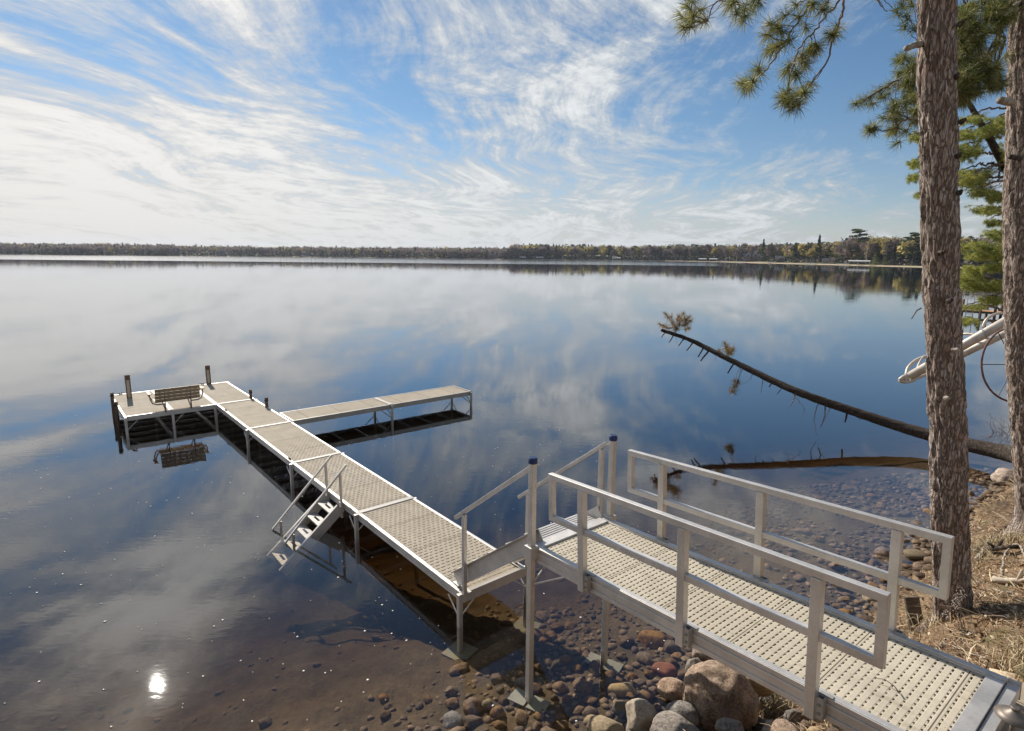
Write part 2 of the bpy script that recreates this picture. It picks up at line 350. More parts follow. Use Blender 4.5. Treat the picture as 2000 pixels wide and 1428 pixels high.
t.l.new(fac, mx.inputs[0]); t.l.new(tr.outputs[0], mx.inputs[1]); t.l.new(gl.outputs[0], mx.inputs[2]); t.l.new(mx.outputs[0], o.inputs['Surface'])
va = t.new('ShaderNodeVolumeAbsorption'); va.inputs['Color'].default_value = (.62, .52, .34, 1); va.inputs['Density'].default_value = .95; t.l.new(va.outputs[0], o.inputs['Volume'])
wm = MB(); wm.box(-2400, 2400, -600, 2400, -31, 0); tag(wm.build('water', m), kind='structure')

# ------------------------------------------------------------------ the pier
OO = Vector((-.5857, 6.8037, 0)); AX = Vector((-.63543, .77215, 0)); BX = Vector((.77215, .63543, 0)); PHI = math.atan2(AX.y, AX.x)
HD = .457; W_ = 1.049; LS = 3.048; PLW = 1.098
def local_ground(root, x, y):
    c, s_ = cos(root.rotation_euler.z), sin(root.rotation_euler.z); wx = root.location.x + c * x - s_ * y; wy = root.location.y + s_ * x + c * y
    return gz(wx, wy) - root.location.z
def section(root, x0, x1, y0, y1, z, m, frame_m=ALU, legs=()):
    """deck section; long axis = local x"""
    f = MB(); w = .045; d = .13
    for ya, yb in ((y0, y0 + w), (y1 - w, y1)): f.box(x0 + .002, x1 - .002, ya, yb, z - d, z)
    for xa in (x0 + .002, x1 - .047): f.box(xa, xa + .045, y0 + w, y1 - w, z - d + .003, z - .003)
    n = max(2, round((x1 - x0) / .62))
    for k in range(1, n): xx = x0 + (x1 - x0) * k / n; f.box(xx - .02, xx + .02, y0 + w, y1 - w, z - d + .006, z - .04)
    for yy in (y0 - .006, y1): f.box(x0 + .01, x1 - .01, yy, yy + .006, z - .030, z - .006); f.box(x0 + .01, x1 - .01, yy, yy + .006, z - d + .006, z - d + .03)
    fo = f.build('section_frame', frame_m, root, bevel=.003)
    p = MB(); p.box(x0 + .05, x1 - .05, y0 + w + .003, y1 - w - .003, z - .036, z - .006); p.build('deck_panel', m, fo)
    return fo
def leg(root, x, y, ztop, name='leg', sz=.058, foot=True, rot=.4, m=ALU):
    zb = local_ground(root, x, y)
    l = MB(); l.box(x - sz / 2, x + sz / 2, y - sz / 2, y + sz / 2, zb, ztop); lo = l.build(name, m, root, bevel=.004)
    if foot and zb > -.8:
        p = MB(); c, s_ = cos(rot), sin(rot); q = .17
        vs_ = [(x + c * a - s_ * b_, y + s_ * a + c * b_) for a, b_ in ((-q, -q), (q, -q), (q, q), (-q, q))]
        p.add([(a, b_, zb + .012) for a, b_ in vs_] + [(a, b_, zb + .03) for a, b_ in vs_], [(0, 3, 2, 1), (4, 5, 6, 7), (0, 1, 5, 4), (1, 2, 6, 5), (2, 3, 7, 6), (3, 0, 4, 7)])
        p.build('foot_plate', STEEL, lo)
    return lo
def brace(root, p, q, r=.010, m=ALU):
    l = MB(); l.tube([p, q], r, 6); return l.build('brace', m, root)

pier = empty('pier', tuple(OO), PHI, 'long L-shaped aluminium pier with slotted tan decking running out to a bench platform', 'dock', None)
for k in range(5): section(pier, k * LS, (k + 1) * LS, -W_, 0, HD, PLANK_D)
for k in range(2): section(pier, 4 * LS, 5 * LS, .004 + k * (PLW + .002), .004 + (k + 1) * PLW, HD, PLANK_D)
for k in range(1, 5):                     # white joint plates between sections
    p = MB(); p.box(k * LS - .05, k * LS + .05, -W_ + .01, -.01, HD + .002, HD + .008); p.build('joint_plate', PLATE, pier)
for yy in (.004, PLW + .005): p = MB(); p.box(4 * LS + .06, 5 * LS - .02, yy - .035, yy + .035, HD + .002, HD + .007); p.build('joint_plate', PLATE, pier)
p = MB(); p.box(.0, .05, -W_ + .05, -.05, HD + .002, HD + .007); p.build('end_plate', PLATE, pier)
for k in range(6):
    x = k * LS + (.035 if k == 0 else (-.035 if k == 5 else 0))
    for y in (.032, -W_ - .032):
        if k == 5 and y > 0: continue
        leg(pier, x, y, HD - .02 if k else HD - .004, rot=.3 + k)
        s1 = 1 if k < 5 else -1
        brace(pier, (x, y, .10), (x + .26 * s1, y, HD - .13))
        brace(pier, (x, y, .12), (x, y - math.copysign(.24, y), HD - .13))
for x, y in ((4 * LS - .03, 2 * PLW - .02), (5 * LS + .03, 2 * PLW - .02), (4 * LS - .03, PLW), (5 * LS + .03, PLW)):
    leg(pier, x, y, HD - .02, rot=x); brace(pier, (x, y, .08), (x, y - .26, HD - .13)); brace(pier, (x, y, .08), (x + (.26 if x < 4.5 * LS else -.26), y, HD - .13))

# cleats along the pier
DARK = simple('dark cast metal', (.03, .028, .025), (.06, .055, .05), 20, .5, .4)
def cleat(x, y, rz, label):
    c = empty('dock_cleat', (0, 0, 0), 0, label, 'cleat', 'cleats on the pier'); p = OO + AX * x - BX * y; c.location = (p.x, p.y, HD + .003); c.rotation_euler.z = PHI + rz
    q = MB(); q.box(-.035, -.022, -.014, .014, 0, .03); q.box(.022, .035, -.014, .014, 0, .03); q.box(-.05, .05, -.018, .018, 0, .006); q.build('base', DARK, c)
    q = MB(); q.tube([(-.095, 0, .044), (-.05, 0, .036), (.05, 0, .036), (.095, 0, .044)], [.007, .011, .011, .007], 8); q.build('horn', DARK, c)
cleat(4 * LS - .9, -.025, 0, 'small dark cleat on the left edge of the pier nearest the platform')
cleat(2 * LS + .25, -.025, 0, 'small dark cleat on the left edge of the pier just beyond the swim ladder')
cleat(5 * LS - .06, 2 * PLW - .25, pi / 2, 'dark cleat at the far left corner of the bench platform')
cleat(5 * LS - .06, -.28, pi / 2, 'dark cleat on the far end of the pier beside the lit post')

# ------------------------------------------------------------------ side dock
sroot = empty('side_dock', (0, 0, 0), PHI - pi / 2, 'narrow side dock of two slotted sections branching off the right of the pier', 'dock')
p = OO + AX * (3 * LS + .02) + BX * (W_ + .03); sroot.location = (p.x, p.y, 0)
L2 = 2.79
for k in range(2): section(sroot, k * L2, (k + 1) * L2, 0, 1.03, HD + .005, PLANK_D, ALU_D)
p = MB(); p.box(L2 - .05, L2 + .05, .01, 1.02, HD + .007, HD + .013); p.build('joint_plate', PLATE, sroot)
p = MB(); p.box(2 * L2 - .06, 2 * L2, .01, 1.02, HD + .007, HD + .013); p.build('end_plate', PLATE, sroot)
for x in (L2, 2 * L2 - .035):
    for y in (-.032, 1.06):
        leg(sroot, x, y, HD - .02, rot=x, m=ALU_D); brace(sroot, (x, y, .07), (x - .32, y, HD - .12), .012, ALU_D)
        brace(sroot, (x, y, .07), (x, y + (.3 if y < 0 else -.3), HD - .12), .012, ALU_D)

# ------------------------------------------------------------------ gangway
TH, SL = 2.463, .047
GA = Vector((sin(TH) * cos(SL), cos(TH) * cos(SL), sin(SL))); GB = Vector((-cos(TH), sin(TH), 0)); GU = GA.cross(-GB).normalized()
if GU.z < 0: GU = -GU
GO = Vector((.233, 5.668, 1.72)); GW, GL = 1.094, 3.62
gang = empty('gangway', (0, 0, 0), 0, 'sloping aluminium gangway with tan slotted decking from the bank to the pier', 'gangway')
# local axes: x along GA, y towards the lake side (GB), z up
gm = Matrix((GA, GB, GA.cross(GB))).transposed()
if GA.cross(GB).z < 0: gm = Matrix((GA, GB, -GA.cross(GB))).transposed()
HAND = gm.determinant()                    # keep it right handed: flip y if needed
YS = 1
if HAND < 0: gm = Matrix((GA, -GB, GU)).transposed(); YS = -1
gang.matrix_world = Matrix.Translation(GO) @ gm.to_4x4()
def gy(a, b_): return (min(a * YS, b_ * YS), max(a * YS, b_ * YS))
def gbox(mb, x0, x1, a, b_, z0, z1): y0, y1 = gy(a, b_); mb.box(x0, x1, y0, y1, z0, z1)
DZ = -.004
for side in (0, 1):
    f = MB(); o_ = 0 if side == 0 else GW - .05
    gbox(f, 0, GL, o_, o_ + .05, -.17, 0)
    e = (-.010, 0) if side == 0 else (GW, GW + .010)
    for z0, z1 in ((-.022, -.004), (-.075, -.05), (-.168, -.128)): gbox(f, .004, GL - .004, e[0], e[1], z0, z1)
    i_ = (.05, .062) if side == 0 else (GW - .062, GW - .05); gbox(f, .004, GL - .004, i_[0], i_[1], -.05, -.012)
    f.build('side_beam', ALU, gang, bevel=.003)
f = MB()
for x in np.linspace(.6, GL - .5, 6): gbox(f, x - .025, x + .025, .05, GW - .05, -.15, -.075)
f.build('cross_beams', ALU, gang)
f = MB(); gbox(f, .0, .09, .052, GW - .052, -.06, -.006); gbox(f, -.05, .0, .03, GW - .03, -.05, -.012); f.build('end_sill', ALU, gang, bevel=.003)
f = MB(); gbox(f, GL - .10, GL - .002, .052, GW - .052, -.06, -.006); gbox(f, GL + .004, GL + .07, .0, GW, -.10, -.022); gbox(f, GL + .002, GL + .075, -.004, .012, -.12, .002); gbox(f, GL + .002, GL + .075, GW - .012, GW + .004, -.12, .002)
f.build('shore_sill', ALU, gang, bevel=.003)
f = MB(); gbox(f, .092, GL - .102, .064, GW - .064, -.055, -.026); f.build('deck_panel', PLANK_G, gang)
TR, LR = .858, .439
for side in (0, 1):
    yo = -.034 if side == 0 else GW + .034
    r_ = MB(); e0, e1 = .315, 3.244; s_ = .055
    gbox(r_, e0, e1, yo - s_ / 2, yo + s_ / 2, TR - s_, TR); r_.build('top_rail', ALU, gang, bevel=.004)
    r_ = MB(); gbox(r_, e0, e1, yo - s_ / 2 + .002, yo + s_ / 2 - .002, LR - s_, LR); r_.build('lower_rail', ALU, gang, bevel=.004)
    for e in (e0 + s_ / 2 - .001, e1 - s_ / 2 + .001):
        r_ = MB(); gbox(r_, e - s_ / 2, e + s_ / 2, yo - s_ / 2 + .001, yo + s_ / 2 - .001, LR - s_ + .003, TR - .003); r_.build('rail_end', ALU, gang, bevel=.004)
    for x in ((.747, 1.833, 2.842) if side == 0 else (.757, 1.829, 2.902)):
        yp = yo + (-.001 if side == 0 else .001)
        r_ = MB(); gbox(r_, x - .034, x + .034, yp - s_ / 2 - .006, yp + s_ / 2 + .004, -.175, TR - s_ - .001); po = r_.build('rail_post', ALU, gang, bevel=.004)
        q = MB(); a_, b_ = (yp - .028, -.011) if side == 0 else (GW + .011, yp + .028)
        gbox(q, x + .036, x + .042, a_, b_, -.15, .0); gbox(q, x + .036, x + .085, a_ + .004, a_ + .010, -.15, .0) if side == 0 else gbox(q, x + .036, x + .085, b_ - .010, b_ - .004, -.15, .0)
        gbox(q, x + .080, x + .086, a_, b_, -.15, .0); gbox(q, x + .036, x + .12, -.012 if side == 0 else GW - .02, .02 if side == 0 else GW + .012, .001, .006); q.build('bracket', ALU_D, po)
        for zz in (-.11, -.05):
            q = MB(); q.tube([(x + .06, (a_ - .006) * YS, zz), (x + .06, (a_ + .012) * YS, zz)] if side == 0 else [(x + .06, (b_ + .006) * YS, zz), (x + .06, (b_ - .012) * YS, zz)], .011, 6)
            q.build('bolt', STEEL, po)

# tall square support posts with blue caps at the lake end
BLUE = simple('blue plastic', (.006, .022, .10), (.010, .032, .13), 12, .35, bs=.02)
for side in (0, 1):
    off = -.045 if side == 0 else GW + .045
    q = GO + GB * off + GA * .03
    po = empty('support_post', (q.x, q.y, 0), math.atan2(GA.y, GA.x), ('tall square aluminium post with blue cap at the near corner of the gangway end' if side == 0 else
               'tall square aluminium post with blue cap at the far corner of the gangway end'), 'post', 'blue capped posts holding the gangway')
    zb = gz(q.x, q.y); top = (2.683, 2.692)[side]; s_ = .062
    f = MB(); f.box(-s_ / 2, s_ / 2, -s_ / 2, s_ / 2, zb, top - .05); f.build('post', ALU, po, bevel=.005)
    f = MB(); f.tube([(0, 0, top - .06), (0, 0, top - .012), (0, 0, top)], [.046, .046, .036], 16); f.build('cap', BLUE, po, smooth=False)
    f = MB(); f.box(-.052, .052, -.052, .052, 1.60, 1.74); f.build('collar', ALU, po, bevel=.004)
    f = MB(); a_ = .35; c, s2 = cos(a_), sin(a_); 
    for g in (-1, 1):
        cx_, cy_ = g * .115 * c, g * .115 * s2; vs_ = [(cx_ + c * u_ - s2 * v_, cy_ + s2 * u_ + c * v_) for u_, v_ in ((-.1, -.1), (.1, -.1), (.1, .1), (-.1, .1))]
        f.add([(u_, v_, zb + .02) for u_, v_ in vs_] + [(u_, v_, zb + .034) for u_, v_ in vs_], [(0, 3, 2, 1), (4, 5, 6, 7), (0, 1, 5, 4), (1, 2, 6, 5), (2, 3, 7, 6), (3, 0, 4, 7)])
    f.build('foot_plate', STEEL, po)
    if side == 0:
        for p_, q_ in (((.02, 0, 1.32), (.02, -.30 * YS * -1, 1.56)), ((.0, .0, 1.30), (.45, .04, 1.58))):
            f = MB(); f.tube([p_, q_], .011, 6); f.build('brace', ALU, po)

# ------------------------------------------------------------------ boarding steps between the gangway and the pier
st = empty('boarding_steps', tuple(OO), PHI, 'aluminium steps with handrails leading down from the gangway onto the pier', 'steps')
xa, za, xb, zb = -1.36, 1.74, .26, .52
dirn = Vector((xb - xa, 0, zb - za)).normalized(); nup = Vector((-dirn.z, 0, dirn.x))
for y, sg in ((-.07, 1), (-W_ + .07, -1)):
    f = MB(); yv = Vector((0, sg, 0))        # channel section open to the outside
    prof = [(0, -.10), (.045, -.10), (.045, -.088), (.008, -.088), (.008, .088), (.045, .088), (.045, .10), (0, .10)]
    f.prism(prof, (xa, y, za), (xb, y, zb), yv, nup); f.build('stringer', ALU, st)
NT_ = 5
for k in range(NT_):
    u_ = (k + .5) / NT_; x = xa + (xb - xa) * u_; z = za + (zb - za) * u_ + .045
    f = MB(); f.box(x - .15, x + .13, -W_ + .072, -.072, z - .03, z)
    for g in range(7): f.box(x - .145 + g * .04, x - .13 + g * .04, -W_ + .075, -.075, z, z + .006)
    f.build('tread', ALU, st)
for y in (-.005, -W_ + .005):
    f = MB(); f.bar((-1.36, y, 2.58), (.17, y, 1.42), .045, .045); f.build('handrail', ALU, st, bevel=.003)
    for xx, zt, z0 in ((-1.28, 2.49, 1.60), (-.02, 1.53, .46)):
        f = MB(); f.box(xx - .024, xx + .024, y - .024, y + .024, z0, zt); f.build('rail_post', ALU, st, bevel=.003)
f = MB()
for y in (-.07, -W_ + .07): f.box(-.045, .3, y - .03 if y > -.5 else y - .03, y + .03, HD + .009, HD + .018)
f.build('base_plate', ALU, st)

# ------------------------------------------------------------------ swim ladder
sl = empty('swim_ladder', tuple(OO + AX * 3.94), PHI + pi / 2, 'aluminium swim stairs with two long slanted handrails dropping off the left side of the pier', 'ladder')
# local x points out over the water, local y along the pier towards the bank
HWL = .31
for y in (-HWL, HWL):
    f = MB(); f.prism([(-.02, -.09), (.02, -.09), (.02, .09), (-.02, .09)], (.045, y, .36), (1.08, y, -.50), (0, 1, 0), Vector((.86, 0, 1.035)).normalized()); f.build('stringer', ALU, sl)
    f = MB(); f.bar((-.085, y, 1.10), (1.01, y, .012), .034, .034); f.build('handrail', ALU, sl, bevel=.003)
    f = MB(); f.box(.012, .05, y - .02, y + .02, .17, .985); f.build('rail_post', ALU, sl, bevel=.003)
    f = MB(); f.box(.855, .89, y - .018, y + .018, -.33, .115); f.build('rail_post', ALU_D, sl, bevel=.003)
    f = MB(); f.box(.008, .055, y - .035, y + .035, .30, .455); f.build('bracket', ALU, sl)
for k in range(5):
    u_ = (k + .5) / 5; x = .045 + 1.035 * u_; z = .36 - .86 * u_ + .03
    f = MB(); f.box(x - .09, x + .09, -HWL + .022, -.11, z - .03, z); f.box(x - .09, x + .09, .11, HWL - .022, z - .03, z); f.box(x - .09, x - .02, -.11, .11, z - .03, z); f.box(x + .02, x + .09, -.11, .11, z - .03, z)
    f.build('tread', PLATE, sl, bevel=.003)
# ------------------------------------------------------------------ poles, bench and lights on the pier
WOODP = simple('weathered post wood', (.10, .065, .045), (.20, .14, .10), 5, .85, stretch=(6, 6, .6))
def pole(px, py, ztop, label, r=.06, zat=0.0):
    q = U(px, py, zat); o = empty('mooring_pole', (q.x, q.y, 0), random.random(), label, 'pole', 'wooden mooring poles round the pier')
    f = MB(); zb = gz(q.x, q.y) - .2; f.box(-r * .55, r * .55, -r * .8, r * .8, zb, ztop); f.build('pole', WOODP, o, bevel=.008)
    f = MB(); f.box(-r * .62, r * .62, -r * .9, r * .9, ztop - .10, ztop - .05); f.build('strap', DARK, o)
pole(224, 815, .0 + .72, 'weathered brown pole standing in the water at the far left corner of the platform')
pole(231.5, 836, .72, 'weathered brown pole standing in the water at the near left corner of the platform')
q = U(490, 778, HD); pole(490, 778, .72, 'short brown pole on the right of the pier, the farther one', zat=HD)
pole(521, 795, .73, 'short brown pole on the right of the pier, nearest the side dock', zat=HD)
LGT = simple('frosted pale panel', (.62, .55, .42), (.70, .63, .50), 4, .5, bs=0)
for (px, py, zt, lab) in ((253, 778, 1.15, 'brown post with pale inset panel on the platform edge, left of the bench'),
                          (408, 750, 1.07, 'brown post with pale inset panel on the platform edge, right of the bench')):
    q = U(px, py, HD); o = empty('panel_post', (q.x, q.y, HD), PHI, lab, 'post', 'panel posts on the platform edge')
    h_ = zt - HD; f = MB(); f.box(-.04, .04, -.065, -.045, 0, h_); f.box(-.04, .04, .045, .065, 0, h_); f.box(-.04, .04, -.045, .045, h_ - .14, h_); f.box(.02, .04, -.045, .045, 0, h_ - .14); f.build('post', WOODP, o)
    f = MB(); f.box(.004, .018, -.043, .043, .02, h_ - .15); f.build('panel', LGT, o)
TANP = simple('tan plastic slats', (.40, .29, .18), (.52, .39, .25), 6, .6, bs=.05)
ROPE = simple('grey bench frame', (.28, .24, .20), (.36, .31, .26), 8, .45, .3, bs=0)
q = U(350, 800, HD)
be = empty('dock_bench', (0, 0, 0), 0, 'tan slatted bench with curved metal arms facing the open lake', 'bench')
p0_ = U(322, 803, HD); p1_ = U(377, 797, HD); c_ = (p0_ + p1_) / 2; be.location = (c_.x, c_.y, HD); be.rotation_euler = (0, 0, PHI - pi / 2)   # local y = out to the lake, x = to the right
for (z0, z1, y0, y1) in ((.36, .46, .02, .045), (.475, .575, .0, .025), (.59, .69, -.022, .003)):
    pass
f = MB()
sl_p = [(.015, .27), (.045, .66)]            # leaning back
back = MB(); HWB = .54
bn_ = Vector((0, -.10, .39)).normalized(); bt_ = Vector((0, .39, .10)).normalized()
for k in range(4):
    a0 = Vector((0, .03, .26)) + bn_ * (.098 * k); a1 = a0 + bn_ * .092
    m_ = (a0 + a1) / 2
    back.prism([(-.046, -.013), (.046, -.013), (.046, .013), (-.046, .013)], m_ + Vector((-HWB, 0, 0)), m_ + Vector((HWB, 0, 0)), bn_, bt_)
back.build('backrest', TANP, be, bevel=.003)
seat = MB()
for k in range(4): seat.box(-HWB, HWB, .09 + k * .10, .09 + k * .10 + .09, .245, .27)
seat.build('seat', TANP, be, bevel=.003)
f = MB()
for sx_ in (-.42, -.22, -.08, .08, .22, .42):
    for k in range(3):
        a_ = Vector((sx_, .016, .305)) + bn_ * (.098 * k); f.box(a_.x - .022, a_.x + .022, a_.y - .006, a_.y + .003, a_.z + .035, a_.z + .06)
f.build('slat_vents', DARK, be)
for sx_ in (-.31, .31):
    f = MB(); f.tube([(sx_, .02, -.02), (sx_, .02, .20), (sx_, -.02, .45), (sx_, -.06, .64)], .017, 6); f.build('back_support', ROPE, be, True)
    f = MB(); f.tube([(sx_, .05, 0), (sx_, .30, .12), (sx_, .47, .23)], .017, 6); f.build('seat_support', ROPE, be, True)
for g in (-1, 1):
    f = MB(); f.tube([(g * .31, .03, .20), (g * .50, .05, .20), (g * .59, .08, .24), (g * .63, .10, .34), (g * .64, .14, .44), (g * .64, .30, .47), (g * .63, .44, .40), (g * .55, .47, .25)], .018, 8); f.build('arm_frame', ROPE, be, True)
    f = MB(); f.box(g * .64 - .045, g * .64 + .045, .05, .40, .475, .50); f.build('armrest', TANP, be, bevel=.01)

# ------------------------------------------------------------------ far shore trees
def leafmat(name, cols, rough=.7, trans=.25, ns=.5, lo=.35, hi=.65):
    m, t, b = mat(name); n = t.noise(worldpos(t), ns, 4, .6)
    oi = t.new('ShaderNodeObjectInfo').outputs['Random']; ri = t.new('ShaderNodeNewGeometry').outputs['Random Per Island']
    f = t.math('ADD', t.math('MULTIPLY', n, .55), t.math('ADD', t.math('MULTIPLY', oi, .2), t.math('MULTIPLY', ri, .25)))
    col = t.ramp(f, [(lo + (hi - lo) * k / (len(cols) - 1), c) for k, c in enumerate(cols)])
    t.put(b.inputs['Base Color'], col); b.inputs['Roughness'].default_value = rough
    tl = t.new('ShaderNodeBsdfTranslucent'); t.l.new(col, tl.inputs[0]); mx = t.new('ShaderNodeMixShader'); mx.inputs[0].default_value = trans
    t.l.new(b.outputs[0], mx.inputs[1]); t.l.new(tl.outputs[0], mx.inputs[2]); t.l.new(mx.outputs[0], t.n['Material Output'].inputs[0]); return m
M_BARE = leafmat('bare twigs', [(.13, .10, .09), (.24, .185, .16), (.36, .28, .24)], ns=.06)
M_BUD = leafmat('budding leaves', [(.30, .25, .09), (.46, .37, .11), (.58, .48, .16)], trans=.4, ns=.06)
M_SPR = leafmat('spruce needles', [(.02, .035, .02), (.04, .065, .03), (.075, .10, .045)], ns=.06)
M_PIN = leafmat('pine needles far', [(.05, .08, .035), (.10, .135, .05), (.19, .21, .07)], ns=.06)
M_GRN = leafmat('fresh cedar', [(.09, .13, .03), (.16, .20, .05), (.24, .27, .08)], ns=.06)
M_BARK = simple('far bark', (.10, .08, .065), (.2, .17, .15), 2, .9, bs=0)
M_BIRCH = simple('birch bark', (.42, .39, .35), (.62, .59, .54), 2, .8, bs=0)
def quads(c, u, v):                        # centres (n,3) and half vectors -> verts, faces
    n = len(c); vs = np.stack([c - u - v, c + u - v, c + u + v, c - u + v], 1).reshape(-1, 3); return vs, np.arange(4 * n).reshape(n, 4)
def rdir(n, r): d = r.normal(size=(n, 3)); return d / np.linalg.norm(d, axis=1, keepdims=True)
def crown_pts(kind, n, r, h):
    """positions, size scale and stretch of foliage cards for a tree of height h standing at the origin"""
    if kind in ('bare', 'bud', 'birch'):
        lob = [(r.uniform(-.16, .16) * h, r.uniform(-.16, .16) * h, r.uniform(.42, .86) * h, r.uniform(.10, .19) * h) for _ in range(9)]
        k = r.integers(0, len(lob), n); L = np.array(lob)[k]; d = rdir(n, r) * (r.uniform(0, 1, (n, 1)) ** .5); p = L[:, :3] + d * L[:, 3:4] * np.array([1.05, 1.05, 1.1])
    elif kind == 'spruce':
        t = r.uniform(0, 1, n) ** .75; z = .06 + .94 * t; lay = .75 + .25 * np.sin(z * 55); R = (1 - t) * .27 * lay + .006; a = r.uniform(0, 2 * pi, n); q = r.uniform(.35, 1, n) ** .6
        p = np.stack([np.cos(a) * R * q * h, np.sin(a) * R * q * h, z * h - q * R * h * .3], 1)
    else:                                   # pine: separate shelves of foliage, widest high up
        m_ = 15; zz = np.linspace(.34, .97, m_) + r.uniform(-.02, .02, m_); aa = r.uniform(0, 2 * pi, m_); rr = np.where(zz > .85, .08, .19) * r.uniform(.5, 1.1, m_)
        k = r.integers(0, m_, n); d = rdir(n, r) * (r.uniform(0, 1, (n, 1)) ** .5)
        p = np.stack([np.cos(aa[k]) * rr[k] * h, np.sin(aa[k]) * rr[k] * h, zz[k] * h], 1) + d * np.array([.115, .115, .035]) * h
    return p
def crown_mesh(kind, n, r, h, s):
    p = crown_pts(kind, n, r, h); n = len(p)
    if kind in ('bare', 'birch'): u = rdir(n, r); u[:, 2] = np.abs(u[:, 2]) * 1.4; u /= np.linalg.norm(u, axis=1, keepdims=True); v = np.cross(u, rdir(n, r)); v /= np.linalg.norm(v, axis=1, keepdims=True) + 1e-6; u = u * s * 1.5; v = v * s * .16
    else: u = rdir(n, r); v = np.cross(u, rdir(n, r)); v /= np.linalg.norm(v, axis=1, keepdims=True) + 1e-6; u = u * s * r.uniform(.5, 1.2, (n, 1)); v = v * s * r.uniform(.4, .9, (n, 1))
    if kind == 'pine': u[:, 2] *= .5; v[:, 2] *= .5
    return quads(p, u, v)
CM = {'bare': M_BARE, 'birch': M_BARE, 'bud': M_BUD, 'spruce': M_SPR, 'pine': M_PIN, 'cedar': M_GRN}
def far_tree(kind, seed, n, s):
    r = np.random.default_rng(seed); rr_ = random.Random(seed); h = 10.0
    nm = {'bare': 'bare_tree', 'birch': 'birch_tree', 'bud': 'budding_tree', 'spruce': 'spruce_tree', 'pine': 'pine_tree', 'cedar': 'cedar_tree'}[kind]
    o = empty(nm, (0, 0, 0), 0, 'x', 'tree')
    f = MB(); th_ = .012 * h
    f.tube([(0, 0, -.6), (rr_.uniform(-.1, .1), 0, .4 * h), (rr_.uniform(-.2, .2), rr_.uniform(-.2, .2), (.9 if kind in ('spruce', 'pine', 'cedar') else .7) * h)], [th_, th_ * .8, th_ * .25], 6)
    if kind not in ('spruce', 'cedar'):
        for k in range(9):
            a = rr_.uniform(0, 2 * pi); z0 = rr_.uniform(.3, .65) * h; l_ = rr_.uniform(.13, .24) * h
            up = .1 if kind == 'pine' else .9
            f.tube([(0, 0, z0), (cos(a) * l_ * .6, sin(a) * l_ * .6, z0 + l_ * up * .6), (cos(a) * l_, sin(a) * l_, z0 + l_ * up * 1.2)], [th_ * .4, th_ * .25, th_ * .08], 4)
    f.build('trunk', M_BIRCH if kind == 'birch' else M_BARK, o)
    vs_, fs_ = crown_mesh('spruce' if kind == 'cedar' else kind, n, r, h, s)
    if kind == 'cedar': vs_[:, :2] *= 1.5
    mesh_obj('crown', np_mesh(nm, vs_, fs_), CM[kind], o); return o
HGAP = ((1440, 1502), (1512, 1538), (1606, 1636), (336, 354), (424, 442), (952, 972), (590, 606), (230, 250))
def house_gap(px, inland): return inland < 26 and any(a < px < b for a, b in HGAP)
# inland offset from the lake's edge for a point seen at px on the far shore
FARW = [(-900, 820), (-670, 786), (-560, 746), (-470, 800), (-371, 869), (-182, 848), (-90, 810), (-1, 770), (60, 800), (137, 811), (190, 760), (236, 696), (246, 600), (254, 500), (256, 420), (262, 372), (315, 330), (275, 240), (180, 150)]
def shore_at(px, inland, py=505):
    """walk out along the sight line until the shore plus INLAND metres is reached"""
    d = ray(px, 505); d = Vector((d.x, d.y, 0)).normalized(); r = np.linspace(250, 1500, 5001); sd_ = sdist(d.x * r, d.y * r); k = np.argmax(sd_ > inland)
    return float(d.x * r[k]), float(d.y * r[k])
protos = {}
for kind, n, s in (('bare', 900, .42), ('bud', 800, .26), ('spruce', 900, .22), ('pine', 1500, .27), ('birch', 500, .4), ('cedar', 700, .24)):
    protos[kind] = [far_tree(kind, 11 * k + len(kind), n, s) for k in range(3)]
used_p = set()
def put_tree(kind, px, inland, h, label, group=None, wid=1.0):
    k = random.randrange(3); pr = protos[kind][k]
    if pr.name not in used_p: used_p.add(pr.name); o = pr; KIDS.setdefault(pr.name, children(pr))
    else: o = copy_tree(pr)
    x, y = shore_at(px, inland); o.location = (x, y, gz(x, y)); o.rotation_euler = (0, 0, random.uniform(0, 6.28)); o.scale = (h / 10 * wid, h / 10 * wid, h / 10)
    o['label'] = label
    if group: o['group'] = group
    return o
# trees one can tell apart on the right hand shore
for a in (('pine', 1672, 12, 27, 'tallest dark pine on the far shore with flat topped layered crown', 1.35), ('pine', 1783, 8, 22, 'broad pine at the right end of the far shore next to the near trunk', 1.2),
          ('spruce', 1597, 14, 24, 'tall narrow dark spruce standing alone right of the blue roofed house', .9), ('spruce', 1489, 16, 23, 'dark spruce directly right of the blue roofed house', .9),
          ('spruce', 1505, 14, 19, 'smaller dark spruce, second to the right of the blue roofed house', 1.0), ('spruce', 1650, 16, 20, 'dark spruce touching the left side of the tallest pine', 1.1),
          ('pine', 1632, 14, 15, 'dark green bushy pine behind the small pink cabin', 1.3), ('cedar', 1711, 7, 9.5, 'bright green young cedar on the beach right of the white boat canopies', 1.3),
          ('birch', 1692, 9, 18, 'pale trunked birch right of the tallest pine', 1.0), ('bud', 1430, 18, 18, 'round yellow green tree left of the blue roofed house', 1.2),
          ('bud', 1398, 14, 17, 'ochre yellow tree above the white boat canopies', 1.2), ('cedar', 1731, 8, 7, 'small dark green cedar right of the bright green one', 1.3),
          ('spruce', 1745, 8, 10, 'squat spruce on the shore left of the broad pine', 1.6), ('bud', 1740, 26, 21, 'large golden yellow tree left of the broad pine', 1.3), ('bud', 1722, 24, 18, 'golden yellow tree behind the bright green cedar', 1.2)):
    put_tree(a[0], a[1], a[2], a[3], a[4], None, a[5])
GL_ = {'bare': 'bare brown tree in the wood along the far right shore', 'birch': 'slender pale trunked birch in the wood along the far right shore', 'bud': 'yellow green budding tree in the wood along the far right shore',
       'spruce': 'dark spruce in the wood along the far right shore', 'pine': 'dark green pine in the wood along the far right shore', 'cedar': 'x'}
